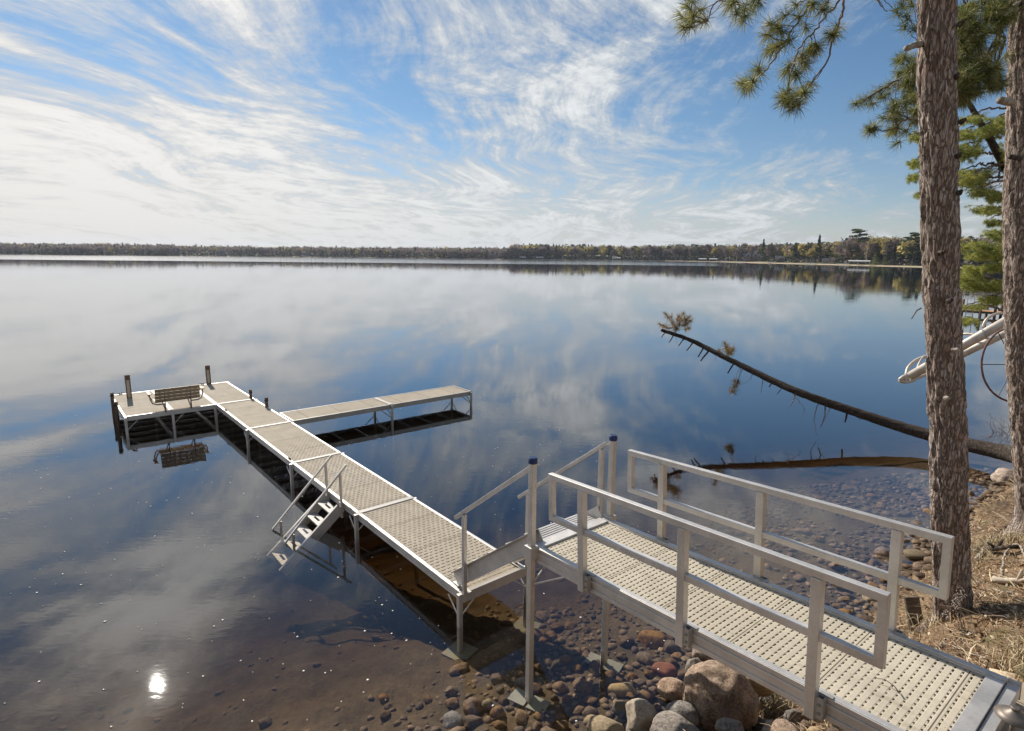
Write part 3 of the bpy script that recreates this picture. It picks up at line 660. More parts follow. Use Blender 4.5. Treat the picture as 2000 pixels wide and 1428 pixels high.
for k in range(190):
    px = 1040 + 760 * (k + random.random()) / 190
    kind = random.choices(['bare', 'bud', 'spruce', 'pine', 'birch'], [4, 3.2, 1.6, 2.2, 1.4])[0]
    inl = random.choice([12, 18, 26, 34]) + random.uniform(-3, 4) ; hh = random.uniform(14, 20) * (1 if px < 1500 else .92)
    if house_gap(px, inl): inl = 34
    if px > 1640: hh *= 1.18
    zone = next(w_ for lim_, w_ in ((1150, 'left of the green lawn'), (1290, 'right of the green lawn'), (1440, 'above the white boat canopies'), (1560, 'around the blue roofed house'), (1650, 'by the tall narrow spruce'), (9999, 'right of the tallest pine')) if px < lim_)
    put_tree(kind, px, inl, hh, GL_[kind].replace('in the wood along the far right shore', 'in the far shore wood ' + zone), kind + ' trees of the far shore wood ' + zone, random.uniform(1, 1.3))
for k in range(16):                        # seen between the two near trunks
    px = 1872 + 95 * random.random(); kind = random.choice(['bare', 'bud', 'spruce', 'pine', 'bare']); put_tree(kind, px, random.uniform(10, 60), random.uniform(10, 14), 'tree on the far slope seen between the two near trunks', 'trees seen between the near trunks', 1.2)
for kk in protos:                          # prototypes never placed
    for pr in protos[kk]:
        if pr.name not in used_p:
            for c in children(pr): bpy.data.objects.remove(c)
            bpy.data.objects.remove(pr)
# the rest of the wood reads as one mass
r = np.random.default_rng(5); FV, FF, FM = [], [], []; base = 0; kinds = ['bare', 'bud', 'spruce', 'pine']
bank_ = {kk: [crown_mesh(kk, nn, r, 10.0, ss_) for _ in range(5)] for kk, nn, ss_ in (('bare', 120, .8), ('bud', 90, .6), ('spruce', 90, .5), ('pine', 90, .55))}
P_ = np.array(FARW, float)
for i in range(len(P_) - 1):
    a, b2 = P_[i], P_[i + 1]; L_ = np.linalg.norm(b2 - a); nrm = np.array([-(b2 - a)[1], (b2 - a)[0]]) / L_
    for rowi, inl in enumerate((8, 15, 23, 33, 46, 62, 85, 115)):
        for s_ in np.arange(-22, L_ + 22, 5.2):
            q = a + (b2 - a) * (s_ + r.uniform(-2, 2)) / L_ + nrm * (inl + r.uniform(-4, 4))
            if i < 4 and q[0] < -900: continue
            dd = sdist(q[:1], q[1:2])[0]
            if dd < 5 or dd > 150: continue
            pxx = PX((q[0], q[1], 0))[0]
            if pxx > 1290 and rowi < 2: continue
            if 1040 < pxx < 1800 and rowi < 3 and r.random() < .65: continue
            if pxx > 2300 or pxx < -300 or house_gap(pxx, dd): continue
            rightw = 1 if pxx > 1000 else 0
            w = [.62, .05, .16, .17] if not rightw else [.34, .26, .18, .22]
            if rowi > 5 and rightw: w = [.12, .05, .48, .35]
            kk = r.choice(kinds, p=np.array(w) / sum(w)); h = (r.uniform(13, 19) if rightw else r.uniform(10, 13.5)) / 10 * (1 + .0 * rowi)
            vs_, fs_ = bank_[kk][r.integers(0, 5)]; aa = r.uniform(0, 6.28); c, s2 = cos(aa), sin(aa); w_ = h * r.uniform(1.0, 1.4)
            z0 = gz(q[0], q[1]); v2 = np.stack([(vs_[:, 0] * c - vs_[:, 1] * s2) * w_ + q[0], (vs_[:, 0] * s2 + vs_[:, 1] * c) * w_ + q[1], vs_[:, 2] * h + z0 - .6], 1)
            FV.append(v2); FF.append(fs_ + base); base += len(v2); FM.append(np.full(len(fs_), kinds.index(kk)))
o = mesh_obj('distant_forest', np_mesh('distant_forest', np.vstack(FV), np.vstack(FF), np.concatenate(FM)), [M_BARE, M_BUD, M_SPR, M_PIN]); tag(o, kind='stuff')
# dark understorey so that no light shows through at the foot of the wood
r = np.random.default_rng(9); UV = []
for i in range(len(P_) - 1):
    a, b2 = P_[i], P_[i + 1]; L_ = np.linalg.norm(b2 - a); nrm = np.array([-(b2 - a)[1], (b2 - a)[0]]) / L_; n = int(L_ * 7)
    t_ = r.uniform(0, 1, n)[:, None]; q = a + (b2 - a) * t_ + nrm * r.uniform(9, 40, (n, 1)); sd_ = sdist(q[:, 0], q[:, 1]); q = np.array([p_ for p_, s_ in zip(q, sd_) if s_ > 5.5 and not house_gap(PX((p_[0], p_[1], 0))[0], s_)]).reshape(-1, 2); UV.append(q)
q = np.vstack(UV); zz = ground(q[:, 0], q[:, 1]) + r.uniform(0, 3.6, len(q)); c = np.column_stack([q, zz]); u = rdir(len(c), r) * 1.0; v = np.cross(u, rdir(len(c), r)) * .7
vs_, fs_ = quads(c, u, v); o = mesh_obj('forest_undergrowth', np_mesh('forest_undergrowth', vs_, fs_, r.integers(0, 2, len(fs_))), [M_BARE, M_SPR]); tag(o, kind='stuff')

# ------------------------------------------------------------------ houses, boat canopies, docks on the far shore
def flat(name, c, rough=.7, v=.85): return simple(name, tuple(a * v for a in c), c, .8, rough, bs=0)
NAVY, WHT, GLS, ROOFG, BRN, PINKH = flat('slate blue roof', (.022, .03, .055)), flat('white trim', (.72, .72, .7)), flat('window glass', (.03, .035, .04), .15), flat('grey roof', (.12, .12, .13)), flat('brown siding', (.13, .09, .07)), flat('pale siding', (.45, .36, .33))
def house(px, inland, w, dp, h, wall, roof, label, gables=1, rz=0.0):
    x, y = shore_at(px, inland); o = empty('lake_house', (x, y, gz(x, y)), math.atan2(-x, y) + rz, label, 'house')
    f = MB(); f.box(-w / 2, w / 2, 0, dp, -1, h); f.add([(-w / 2, 0, h), (-w / 2, dp, h), (-w / 2, dp / 2, h + dp * .42), (w / 2, 0, h), (w / 2, dp, h), (w / 2, dp / 2, h + dp * .42)], [(0, 1, 2), (3, 5, 4)]); f.build('wall', wall, o)
    f = MB(); e = .5; zt = h + dp * .42
    for y0, y1 in ((-e, dp / 2), (dp + e, dp / 2)):
        z0 = h - e * .84; f.add([(-w / 2 - e, y0, z0), (w / 2 + e, y0, z0), (w / 2 + e, y1, zt + .1), (-w / 2 - e, y1, zt + .1), (-w / 2 - e, y0, z0 + .25), (w / 2 + e, y0, z0 + .25), (w / 2 + e, y1, zt + .35), (-w / 2 - e, y1, zt + .35)], [(0, 3, 2, 1), (4, 5, 6, 7), (0, 1, 5, 4), (1, 2, 6, 5), (2, 3, 7, 6), (3, 0, 4, 7)])
    rf = f.build('roof', roof, o)
    for g in range(gables):
        gx = (g - (gables - 1) / 2) * w * .42; gw = w * .26; f = MB(); zt2 = h + gw * .62 + 1.2
        f.add([(gx - gw / 2, -1.2, -1), (gx + gw / 2, -1.2, -1), (gx + gw / 2, -1.2, h + .6), (gx, -1.2, zt2), (gx - gw / 2, -1.2, h + .6), (gx - gw / 2, dp / 2, -1), (gx + gw / 2, dp / 2, -1), (gx + gw / 2, dp / 2, h + .6), (gx, dp / 2, zt2), (gx - gw / 2, dp / 2, h + .6)],
              [(0, 1, 2, 3, 4), (0, 4, 9, 5), (1, 6, 7, 2)]); f.build('gable_wall', wall, o)
        f = MB()
        for sg in (-1, 1): f.bar((gx, -1.5, zt2 + .15), (gx + sg * (gw / 2 + .6), -1.5, h + .25), .9, .5)
        f.build('gable_trim', WHT, o)
        f = MB()
        for sg in (-1, 1): f.add([(gx, -1.45, zt2 + .2), (gx, dp / 2, zt2 + .2), (gx + sg * (gw / 2 + .5), dp / 2, h + .3), (gx + sg * (gw / 2 + .5), -1.45, h + .3)], [(0, 1, 2, 3)])
        f.build('gable_roof', roof, o)
        wn = MB(); wn.box(gx - gw * .3, gx + gw * .3, -1.30, -1.21, h * .45, h * .95); wf = wn.build('window', WHT, o); pn = MB(); pn.box(gx - gw * .25, gx + gw * .25, -1.34, -1.305, h * .48, h * .92); pn.build('pane', GLS, wf)
    for xx in ((-w * .42, w * .42) if gables else (-w * .25, w * .2)):
        wn = MB(); wn.box(xx - .9, xx + .9, -.10, -.005, h * .35, h * .75); wf = wn.build('window', WHT, o); pn = MB(); pn.box(xx - .75, xx + .75, -.14, -.105, h * .4, h * .7); pn.build('pane', GLS, wf)
    return o
house(1468, 14, 17, 9, 5.0, BRN, NAVY, 'dark house with slate blue roof and white trimmed gables on the far shore', 2)
house(1488, 22, 8, 7, 3.5, BRN, ROOFG, 'small grey roofed wing behind the right end of the blue roofed house', 1)
house(1524, 12, 7, 6, 3.4, BRN, ROOFG, 'brown cabin with one white trimmed gable between the spruces', 1)
house(1613, 9, 5, 4, 2.4, PINKH, ROOFG, 'tiny pale pink cabin on the lawn, the left of two', 0)
house(1628, 9, 5, 4, 3.0, PINKH, BRN, 'tiny pale pink cabin with a taller roof, the right of two', 1)
house(345, 14, 9, 8, 5.5, BRN, NAVY, 'dark gabled house low in the wood of the far left shore', 1)
house(433, 9, 12, 7, 3, BRN, ROOFG, 'long low brown boathouse on the far left shore', 0)
house(962, 10, 13, 8, 4, BRN, BRN, 'brown house with bright window frames on the middle of the far shore', 2)
house(598, 8, 10, 6, 3, PINKH, ROOFG, 'pale low cottage on the far shore left of the middle', 0)
house(240, 8, 12, 6, 2.2, PINKH, BRN, 'pale low cottage near the water on the far left shore', 0)
CANV = flat('white canvas', (.78, .78, .76), .6, .92)
def canopy(px, out_, w, label, h=3.2, dp=4.0):
    x, y = shore_at(px, -out_); o = empty('boat_canopy', (x, y, 0), math.atan2(-x, y), label, 'boat lift', 'white boat canopies on the far shore')
    f = MB(); f.prism([(-dp / 2, -.5), (dp / 2, -.5), (dp / 2, .0), (0, .55), (-dp / 2, .0)], (-w / 2, 0, h), (w / 2, 0, h), (0, 1, 0), (0, 0, 1)); f.build('canopy', CANV, o)
    for xx in (-w / 2 + .3, w / 2 - .3):
        for yy in (-dp / 2 + .2, dp / 2 - .2): f = MB(); f.box(xx - .09, xx + .09, yy - .09, yy + .09, -1.2, h - .45); f.build('post', ALU, o)
    f = MB(); f.prism([(-1.0, .1), (-.7, -.5), (.7, -.5), (1.0, .1)], (-w / 2 + .5, 0, 1.4), (w / 2 - 1.5, 0, 1.4), (0, 1, 0), (0, 0, 1)); f.build('lift_cradle', BRN, o)
for a in ((1021, 2, 8, 'white boat canopy at the middle of the far shore'), (1054, 2, 9, 'white boat canopy just right of the middle of the far shore'), (1204, 2, 11, 'pale boat canopy beside the green lawn on the far shore'),
          (1372, 1, 9, 'white boat canopy under the ochre tree, the left of two'), (1393, 1, 9, 'white boat canopy under the ochre tree, the right of two'), (1688, 1, 8, 'white boat canopy left of the bright green cedar'), (1668, 1, 7, 'white boat canopy under the tallest pine')): canopy(*a)
def lowdock(px, w, label, h=.8, th_=.55):
    x, y = shore_at(px, -1.5); o = empty('shore_dock', (x, y, 0), math.atan2(-x, y), label, 'dock', 'stacked white docks on the far shore')
    f = MB(); f.box(-w / 2, w / 2, -1, 1, h, h + th_ * .5); f.box(-w / 2 + .6, w / 2 - .3, -.8, 1.2, h + th_ * .5, h + th_); f.build('deck', WHT, o)
    for xx in np.linspace(-w / 2 + .3, w / 2 - .3, 5): f = MB(); f.box(xx - .1, xx + .1, -.9, -.7, -1.5, h); f.build('post', ALU_D, o)
for a in ((1413, 9, 'pale dock pieces on the beach left of the blue roofed house'), (1449, 8, 'white dock on the beach in front of the blue roofed house'), (1583, 9, 'long white dock left of the tall narrow spruce'), (1650, 8, 'white dock pieces stacked on the beach below the tallest pine'), (1330, 6, 'low dock at the left end of the sandy beach'), (1505, 3, 'short pale dock below the brown cabin')): lowdock(*a)
# ------------------------------------------------------------------ stones
def stone_mat(name, cols, ns=6, bs=.5, lo=.3, hi=.7):
    m, t, b = mat(name); co = objco(t); oi = t.new('ShaderNodeObjectInfo').outputs['Random']; ri = t.new('ShaderNodeNewGeometry').outputs['Random Per Island']
    n = t.noise(co, ns, 7, .68); n2 = t.noise(co, ns * 7, 5, .7); f = t.math('ADD', t.math('MULTIPLY', n, .5), t.math('MULTIPLY', n2, .5))
    rv = t.math('FRACT', t.math('ADD', t.math('MULTIPLY', oi, 7.3), ri))
    c = t.ramp(f, [(lo + (hi - lo) * k / (len(cols) - 1), x) for k, x in enumerate(cols)])
    dk_ = t.ss(t.noise(co, ns * .35, 4, .6), .52, .66); c = t.mix(t.math('MULTIPLY', dk_, .5), c, cols[0])
    hs = t.new('ShaderNodeHueSaturation'); t.l.new(c, hs.inputs['Color']); t.put(hs.inputs['Value'], t.math('MULTIPLY_ADD', rv, .75, .55)); t.put(hs.inputs['Saturation'], t.math('MULTIPLY_ADD', oi, .5, .75))
    t.put(b.inputs['Base Color'], hs.outputs[0]); b.inputs['Roughness'].default_value = .8; bump(t, b, f, bs, .02); return m
S_PINK = stone_mat('pink granite', [(.04, .026, .018), (.22, .145, .095), (.38, .265, .18), (.60, .47, .35)], 7, .9, .36, .62)
S_GREY = stone_mat('grey stone', [(.07, .06, .05), (.24, .21, .18), (.40, .36, .31)], 6, .8, .36, .64)
S_PALE = stone_mat('pale limestone', [(.22, .16, .09), (.54, .42, .27), (.68, .57, .41)], 5, .8, .36, .62)
S_BED = stone_mat('lake pebble', [(.02, .010, .004), (.13, .068, .024), (.25, .14, .05), (.46, .30, .12)], 4, .5, .34, .68)
S_GOLD = stone_mat('ochre stone', [(.14, .09, .04), (.28, .20, .10), (.38, .29, .16)], 5)
S_RED = stone_mat('red stone', [(.09, .04, .025), (.18, .08, .05), (.24, .12, .08)], 5)
def ico(sub):
    bm = bmesh.new(); bmesh.ops.create_icosphere(bm, subdivisions=sub, radius=1); v = np.array([x.co[:] for x in bm.verts]); f = np.array([[y.index for y in x.verts] for x in bm.faces]); bm.free(); return v, f
I5, I4, I2, I3 = ico(5), ico(4), ico(2), ico(3)
def rock_shape(sub, seed, ang_=0.0, rough=.12):
    v, f = {2: I2, 3: I3, 4: I4, 5: I5}[sub]; v = v.copy(); rr_ = np.random.default_rng(seed)
    if ang_ > 0:                             # facets cut by planes
        for _ in range(int(6 + 8 * ang_)):
            n = rdir(1, rr_)[0]; d0 = rr_.uniform(.62, .88); k = v @ n; cut = k > d0; v[cut] -= np.outer((k[cut] - d0) * .93, n)
    off = Vector(rr_.uniform(0, 50, 3)); d = np.array([noise.fractal(Vector(x) * 1.3 + off, 1, 2, 4) for x in v]); d2 = np.array([noise.fractal(Vector(x) * 5 + off, .8, 2.1, 4) for x in v]) if sub >= 4 else 0
    return v * (1 + rough * d + .022 * d2)[:, None] if sub >= 4 else v * (1 + rough * d)[:, None], f
def gpt(px, py, lift=0.0):
    z = 1.0
    for _ in range(14): q = U(px, py, z); z = z * .4 + .6 * gz(q.x, q.y)
    q = U(px, py, z); q.z = gz(q.x, q.y) + lift; return q
def rock(px, py, z, w, h, label, m, ang_=0.0, dep=None, rz=None, name='boulder', group=None, seed=0, sub=4, squash=None, sink=.3, tilt=0):
    """w,h are the size in pixels of the photograph"""
    q = U(px, py, z)
    if z > .5 and py > 1280: q = gpt(px, py); q.z += .25 * h * (q - CAM).dot(fw) / F
    dd = (q - CAM).dot(fw); wm_ = w * dd / F / 2; hm = h * dd / F / 2
    v, f = rock_shape(sub, seed, ang_, .16 if ang_ == 0 else .09)
    v = v * np.array([wm_, (dep or (wm_ * .85)), hm])
    if tilt: c, s_ = cos(tilt), sin(tilt); v = np.stack([v[:, 0] * c - v[:, 2] * s_, v[:, 1], v[:, 0] * s_ + v[:, 2] * c], 1)
    me = np_mesh(name, v, f); o = mesh_obj(name, me, m, smooth=(ang_ == 0)); o.location = q; o.rotation_euler = (0, 0, rz if rz is not None else -math.atan2(q.x, q.y))
    if ang_ > 0: me.polygons.foreach_set('use_smooth', [True] * len(me.polygons)); 
    tag(o, label, 'rock', group); return o
for a in (
    (1408, 1358, .30, 142, 118, 'largest boulder, rounded pinkish brown, on the waterline under the gangway', S_PINK, 0),
    (1402, 1286, .10, 98, 62, 'pinkish tan boulder half in the water directly behind the largest boulder', S_PINK, .2),
    (1473, 1318, .38, 90, 70, 'pale cream angular slab leaning behind the largest boulder against the gangway beam', S_PALE, .9),
    (1357, 1308, .06, 34, 50, 'small upright grey oval stone left of the pinkish tan boulder', S_GREY, 0),
    (1316, 1348, .05, 62, 34, 'pale flat stone poking out left of the largest boulder', S_PINK, .3),
    (1332, 1396, .22, 66, 44, 'smooth grey round stone below and left of the largest boulder', S_GREY, 0),
    (1252, 1403, .12, 74, 66, 'cream angular rock with sharp point at the bottom edge of the water', S_PALE, .9),
    (1318, 1426, .28, 100, 44, 'broad mottled grey rock cut by the bottom edge of the picture', S_GREY, .3),
    (1182, 1424, .08, 74, 40, 'low tan angular rock, leftmost of those standing out of the water', S_PALE, .7),
    (1478, 1418, .62, 32, 26, 'small tan stone under the gangway, leftmost of its cluster', S_GREY, .3),
    (1521, 1398, .72, 26, 44, 'narrow upright tan stone in the cluster under the gangway', S_PALE, .7),
    (1553, 1412, .80, 46, 44, 'grey angular stone in the cluster under the gangway', S_GREY, .7),
    (1574, 1402, .86, 40, 24, 'flat brown stone wedged in the cluster under the gangway', S_PINK, .4),
    (1603, 1406, .95, 36, 26, 'tan stone at the right of the cluster under the gangway', S_PALE, .4),
    (1640, 1418, 1.0, 42, 24, 'grey stone under the gangway post at the bottom of the picture', S_GREY, .4),
    (1505, 1350, .70, 90, 50, 'grey slab half hidden by dry grass beside the gangway beam', S_GREY, .5),
    (1430, 1424, .45, 60, 34, 'dark stone in shade below the largest boulder', S_GREY, .3),
    (1500, 1428, .62, 50, 26, 'small dark stone at the bottom edge under the dry grass', S_GREY, .3),
    (1972, 936, .12, 56, 38, 'smooth tan rock on the waterline beside the second trunk, highest in its row', S_PINK, 0),
    (1976, 984, .14, 34, 22, 'small grey rock second in the row along the right waterline', S_GREY, .2),
    (1984, 998, .20, 36, 30, 'rounded pinkish rock third in the row along the right waterline', S_PINK, 0),
    (1982, 1022, .16, 52, 28, 'broad tan rock fourth in the row along the right waterline', S_PINK, .2),
    (1971, 1040, .14, 34, 14, 'flat grey stone lowest in the row along the right waterline', S_GREY, .2),
    (1871, 1220, .96, 30, 22, 'small tan stone at the foot of the large trunk', S_PINK, .2),
    (1814, 1160, .10, 26, 26, 'pale rock at the water beside the large trunk', S_PALE, .4),
    (1968, 1330, 1.72, 60, 22, 'small mossy stone above the flat landing slab', S_PALE, .4)):
    rock(a[0], a[1], a[2], a[3], a[4], a[5], a[6], a[7], seed=int(a[0] * 7 + a[1]), sub=5 if a[3] > 80 else 4)
# the packed smaller rocks of the bank
r = np.random.default_rng(31); spots_ = []
for k in range(3000):
    x_, y_ = r.uniform(-.6, 4.4), r.uniform(3.2, 7.0); d_ = float(sdist(np.array([x_]), np.array([y_]))[0])
    if not (-.25 < d_ < .95): continue
    s_ = r.uniform(.05, .15); g_ = GO + GA * .0
    if x_ > 3.4 and d_ > .4: continue
    if any((x_ - a) ** 2 + (y_ - b_) ** 2 < (.85 * (s_ + c_)) ** 2 for a, b_, c_ in spots_): continue
    spots_.append((x_, y_, s_))
    if len(spots_) > 95: break
rk = [np_mesh('bank_rock', *rock_shape(4, 300 + k, (.6, .9, 0, .4, .8, 0)[k], .12)) for k in range(6)]
rkm = [S_PALE, S_GREY, S_PINK, S_GREY, S_PINK, S_PALE]
for me_, mm in zip(rk, rkm): me_.materials.append(mm); me_.polygons.foreach_set('use_smooth', [True] * len(me_.polygons))
for (x_, y_, s_) in spots_:
    k = int(r.integers(0, 6)); o = bpy.data.objects.new('bank_rock', rk[k]); COL.objects.link(o); zz_ = gz(x_, y_); o.location = (x_, y_, zz_ + s_ * .25); o.scale = (s_ * r.uniform(.9, 1.3), s_ * r.uniform(.7, 1.0), s_ * r.uniform(.55, .9)); o.rotation_euler = (r.uniform(-.5, .5), r.uniform(-.5, .5), r.uniform(0, 6.3))
    lab_ = ('angular pale rock', 'angular grey rock', 'rounded brown rock', 'grey cobble', 'angular brown rock', 'smooth pale cobble')[k]; px_ = PX(o.location)[0]; wh_ = 'packed at the waterline left of the largest boulder' if px_ < 1345 else ('packed on the bank under the gangway' if px_ < 1720 else 'packed at the waterline near the foot of the nearest trunk')
    tag(o, lab_ + ' ' + wh_, 'rock', lab_ + 's ' + wh_)
# stones lying under the water, by place: seen size in pixels
def bed_at(px, py):
    z = -.15
    for _ in range(6): q = U(px, py, z); z = gz(q.x, q.y)
    return z
for a in ((1214, 1350, 66, 34, 'ochre slab under water left of the pale flat stone', S_GOLD, .6), (1298, 1311, 50, 28, 'brick red stone under water in front of the small upright grey stone', S_RED, .2),
          (1275, 1254, 62, 44, 'large brown stone under water nearest the gangway beam', S_BED, .3), (1262, 1288, 42, 26, 'brown stone under water between the post foot and the red stone', S_BED, .2),
          (1308, 1332, 26, 14, 'small bright yellow flat stone under water', S_GOLD, .7), (1216, 1386, 44, 34, 'ochre stone under water behind the cream pointed rock', S_GOLD, .4), (1160, 1412, 40, 26, 'orange stone under water at the bottom edge', S_GOLD, .3),
          (924, 1382, 42, 34, 'brown rounded stone under water near the bottom edge, left of the post foot', S_BED, 0), (952, 1378, 24, 24, 'golden pebble under water touching the brown rounded stone', S_GOLD, 0), (972, 1394, 30, 28, 'olive brown pebble under water near the post foot', S_BED, 0),
          (885, 1410, 50, 34, 'dark flat stone under water at the bottom edge', S_GREY, .3), (1340, 1290, 22, 14, 'yellow chip under water left of the upright grey stone', S_GOLD, .6),
          (1020, 1335, 34, 26, 'grey stone under water left of the near post', S_GREY, .1), (1092, 1345, 30, 24, 'brown round stone under water between the two posts', S_BED, 0), (1310, 1265, 40, 26, 'brown stone under water right of the large one by the beam', S_BED, .2),
          (1790, 1085, 46, 20, 'orange brown stone under water left of the large trunk', S_GOLD, .2), (1700, 1170, 30, 18, 'ochre stone under water seen under the far railing', S_GOLD, .1)):
    rock(a[0], a[1], bed_at(a[0], a[1]) + .015, a[2], a[3], a[4], a[5], a[6], seed=int(a[0] * 3 + a[1]), sub=3, name='submerged_stone')
# pebbles: candidates on the bed, nearest kept apart; the largest in view are things, the rest one mass
r = np.random.default_rng(21); cand = []
gx0, gx1, gy0, gy1 = -7, 11, 2.6, 13
n = 90000; P = np.column_stack([r.uniform(gx0, gx1, n), r.uniform(gy0, gy1, n)]); d = sdist(P[:, 0], P[:, 1])
dens = np.where(d > 0, np.clip(1 - d / .7, 0, 1) * .8, np.clip(1.0 + (d + 1.6 * wob(P[:, 0], P[:, 1], .5, 4)) / 2.9, .012, 1))
keep = (r.uniform(0, 1, n) < dens) & (d < .22) & (d > -9.5); P = P[keep]; d = d[keep]
S = np.exp(r.normal(-3.45, .46, len(P))) * np.clip(1.15 + d * .05, .7, 1.2); S = np.clip(S, .013, .12)
order = np.argsort(-S); P, S, d = P[order], S[order], d[order]
cell = {}; ok = []
for i in range(len(P)):
    cx_, cy_ = int(P[i, 0] / .12), int(P[i, 1] / .12); good = True
    for ux in range(cx_ - 2, cx_ + 3):
        for uy in range(cy_ - 2, cy_ + 3):
            for j in cell.get((ux, uy), ()):
                if (P[i, 0] - P[j, 0]) ** 2 + (P[i, 1] - P[j, 1]) ** 2 < (.88 * (S[i] + S[j])) ** 2: good = False; break
            if not good: break
        if not good: break
    if good: cell.setdefault((cx_, cy_), []).append(i); ok.append(i)
P, S, d = P[ok], S[ok], d[ok]; Zg = ground(P[:, 0], P[:, 1])
shp = [rock_shape(3, 100 + k, .9 if k % 2 == 0 else .2, .18) for k in range(6)]; shl = [rock_shape(2, 200 + k, .9 if k % 2 == 0 else .2, .18) for k in range(8)]
vis = []
for i in range(len(P)):
    x_, y_, dep_ = PX((P[i, 0], P[i, 1], Zg[i]))
    vis.append(S[i] / dep_ if (0 < x_ < 2000 and 900 < y_ < 1428 and d[i] < -.15) else 0)
vis = np.array(vis); big_i = set(np.argsort(-vis)[:190].tolist())
pm = [np_mesh('lake_stone', v, f) for v, f in shp]
for me_ in pm: me_.materials.append(S_BED); me_.polygons.foreach_set('use_smooth', [True] * len(me_.polygons))
LB = {'l': 'rounded brown stone among many under shallow water left of the pier', 'm': 'rounded brown stone among many under shallow water near the gangway posts', 'r': 'rounded brown stone on the lake bed seen through the far gangway railing'}
GR = {'l': 'stones on the lake bed left of the pier', 'm': 'stones on the lake bed round the gangway posts', 'r': 'stones on the lake bed behind the gangway'}
FV, FF = [], []; base = 0
for i in range(len(P)):
    s_ = S[i]; sc = (s_ * r.uniform(.95, 1.35), s_ * r.uniform(.75, 1.05), s_ * r.uniform(.45, .75)); aa = r.uniform(0, 6.28)
    if i in big_i:
        o = bpy.data.objects.new('lake_stone', pm[r.integers(0, 6)]); COL.objects.link(o); o.location = (P[i, 0], P[i, 1], Zg[i] + s_ * .18); o.scale = sc; o.rotation_euler = (r.uniform(-.3, .3), r.uniform(-.3, .3), aa)
        px_ = PX(o.location)[0]; k_ = 'l' if px_ < 900 else ('m' if px_ < 1330 else 'r'); tag(o, LB[k_], 'stone', GR[k_])
    else:
        v, f = shl[r.integers(0, 8)]; c, s2 = cos(aa), sin(aa); w = v * np.array(sc); w = np.stack([w[:, 0] * c - w[:, 1] * s2 + P[i, 0], w[:, 0] * s2 + w[:, 1] * c + P[i, 1], w[:, 2] + Zg[i] + s_ * .15], 1)
        FV.append(w); FF.append(f + base); base += len(w)
print('pebbles', len(P))
o = mesh_obj('pebbles', np_mesh('pebbles', np.vstack(FV), np.vstack(FF)), S_BED, smooth=True); tag(o, kind='stuff')

# ------------------------------------------------------------------ bark and trunks
def bark_mat(name, plate, crack, warm):
    m, t, b = mat(name); co = objco(t); st_ = t.scalev(co, 1, 1, .20)
    wv_ = t.vmath('ADD', st_, t.vmath('MULTIPLY', t.noise(st_, 9, 4, .6, out=1), (.16, .16, .16)))
    vo = t.new('ShaderNodeTexVoronoi', feature='DISTANCE_TO_EDGE'); t.put(vo.inputs['Vector'], wv_); vo.inputs['Scale'].default_value = 27
    vc = t.new('ShaderNodeTexVoronoi'); t.put(vc.inputs['Vector'], wv_); vc.inputs['Scale'].default_value = 27
    sc_ = t.new('ShaderNodeSeparateColor'); t.l.new(vc.outputs['Color'], sc_.inputs[0])
    n1 = t.noise(co, 2.0, 5, .6); n2 = t.noise(st_, 60, 6, .7)
    plate_ = t.mix(t.math('ADD', t.math('MULTIPLY', sc_.outputs[0], .6), t.math('MULTIPLY', t.ss(n1, .35, .65), .4)), plate, warm)
    plate_ = t.mix(t.ss(n2, .3, .7), tuple(x for x in crack), plate_)
    lich = t.ss(t.noise(co, 5, 4, .6), .60, .72); plate_ = t.mix(t.math('MULTIPLY', lich, .45), plate_, (.30, .31, .24))
    e = t.ss(vo.outputs[0], .02, .16); t.put(b.inputs['Base Color'], t.mix(e, crack, plate_)); b.inputs['Roughness'].default_value = .92
    bump(t, b, t.math('ADD', t.math('MULTIPLY', e, 1), t.math('MULTIPLY', n2, .7)), .8, .015); return m
BARK1 = bark_mat('pine bark', (.74, .66, .60), (.155, .115, .09), (.44, .30, .23))
BARK2 = bark_mat('dark bark', (.14, .11, .085), (.03, .022, .016), (.16, .11, .08))
TWIG = simple('twig bark', (.10, .075, .055), (.24, .18, .14), 12, .85)
DEAD = simple('dead grey wood', (.20, .17, .14), (.46, .40, .33), 8, .9, stretch=(3, 3, 1))
def spine_interp(pts, rads, step):
    P3 = [Vector(p) for p in pts]; out_p, out_r = [], []
    for i in range(len(P3) - 1):
        p0, p1, p2, p3 = P3[max(i - 1, 0)], P3[i], P3[i + 1], P3[min(i + 2, len(P3) - 1)]; n = max(2, int((p2 - p1).length / step))
        for k in range(n):
            t = k / n; t2, t3 = t * t, t * t * t
            out_p.append(.5 * ((2 * p1) + (p2 - p0) * t + (2 * p0 - 5 * p1 + 4 * p2 - p3) * t2 + (3 * p1 - p0 - 3 * p2 + p3) * t3)); out_r.append(rads[i] + (rads[i + 1] - rads[i]) * t)
    out_p.append(P3[-1]); out_r.append(rads[-1]); return out_p, out_r
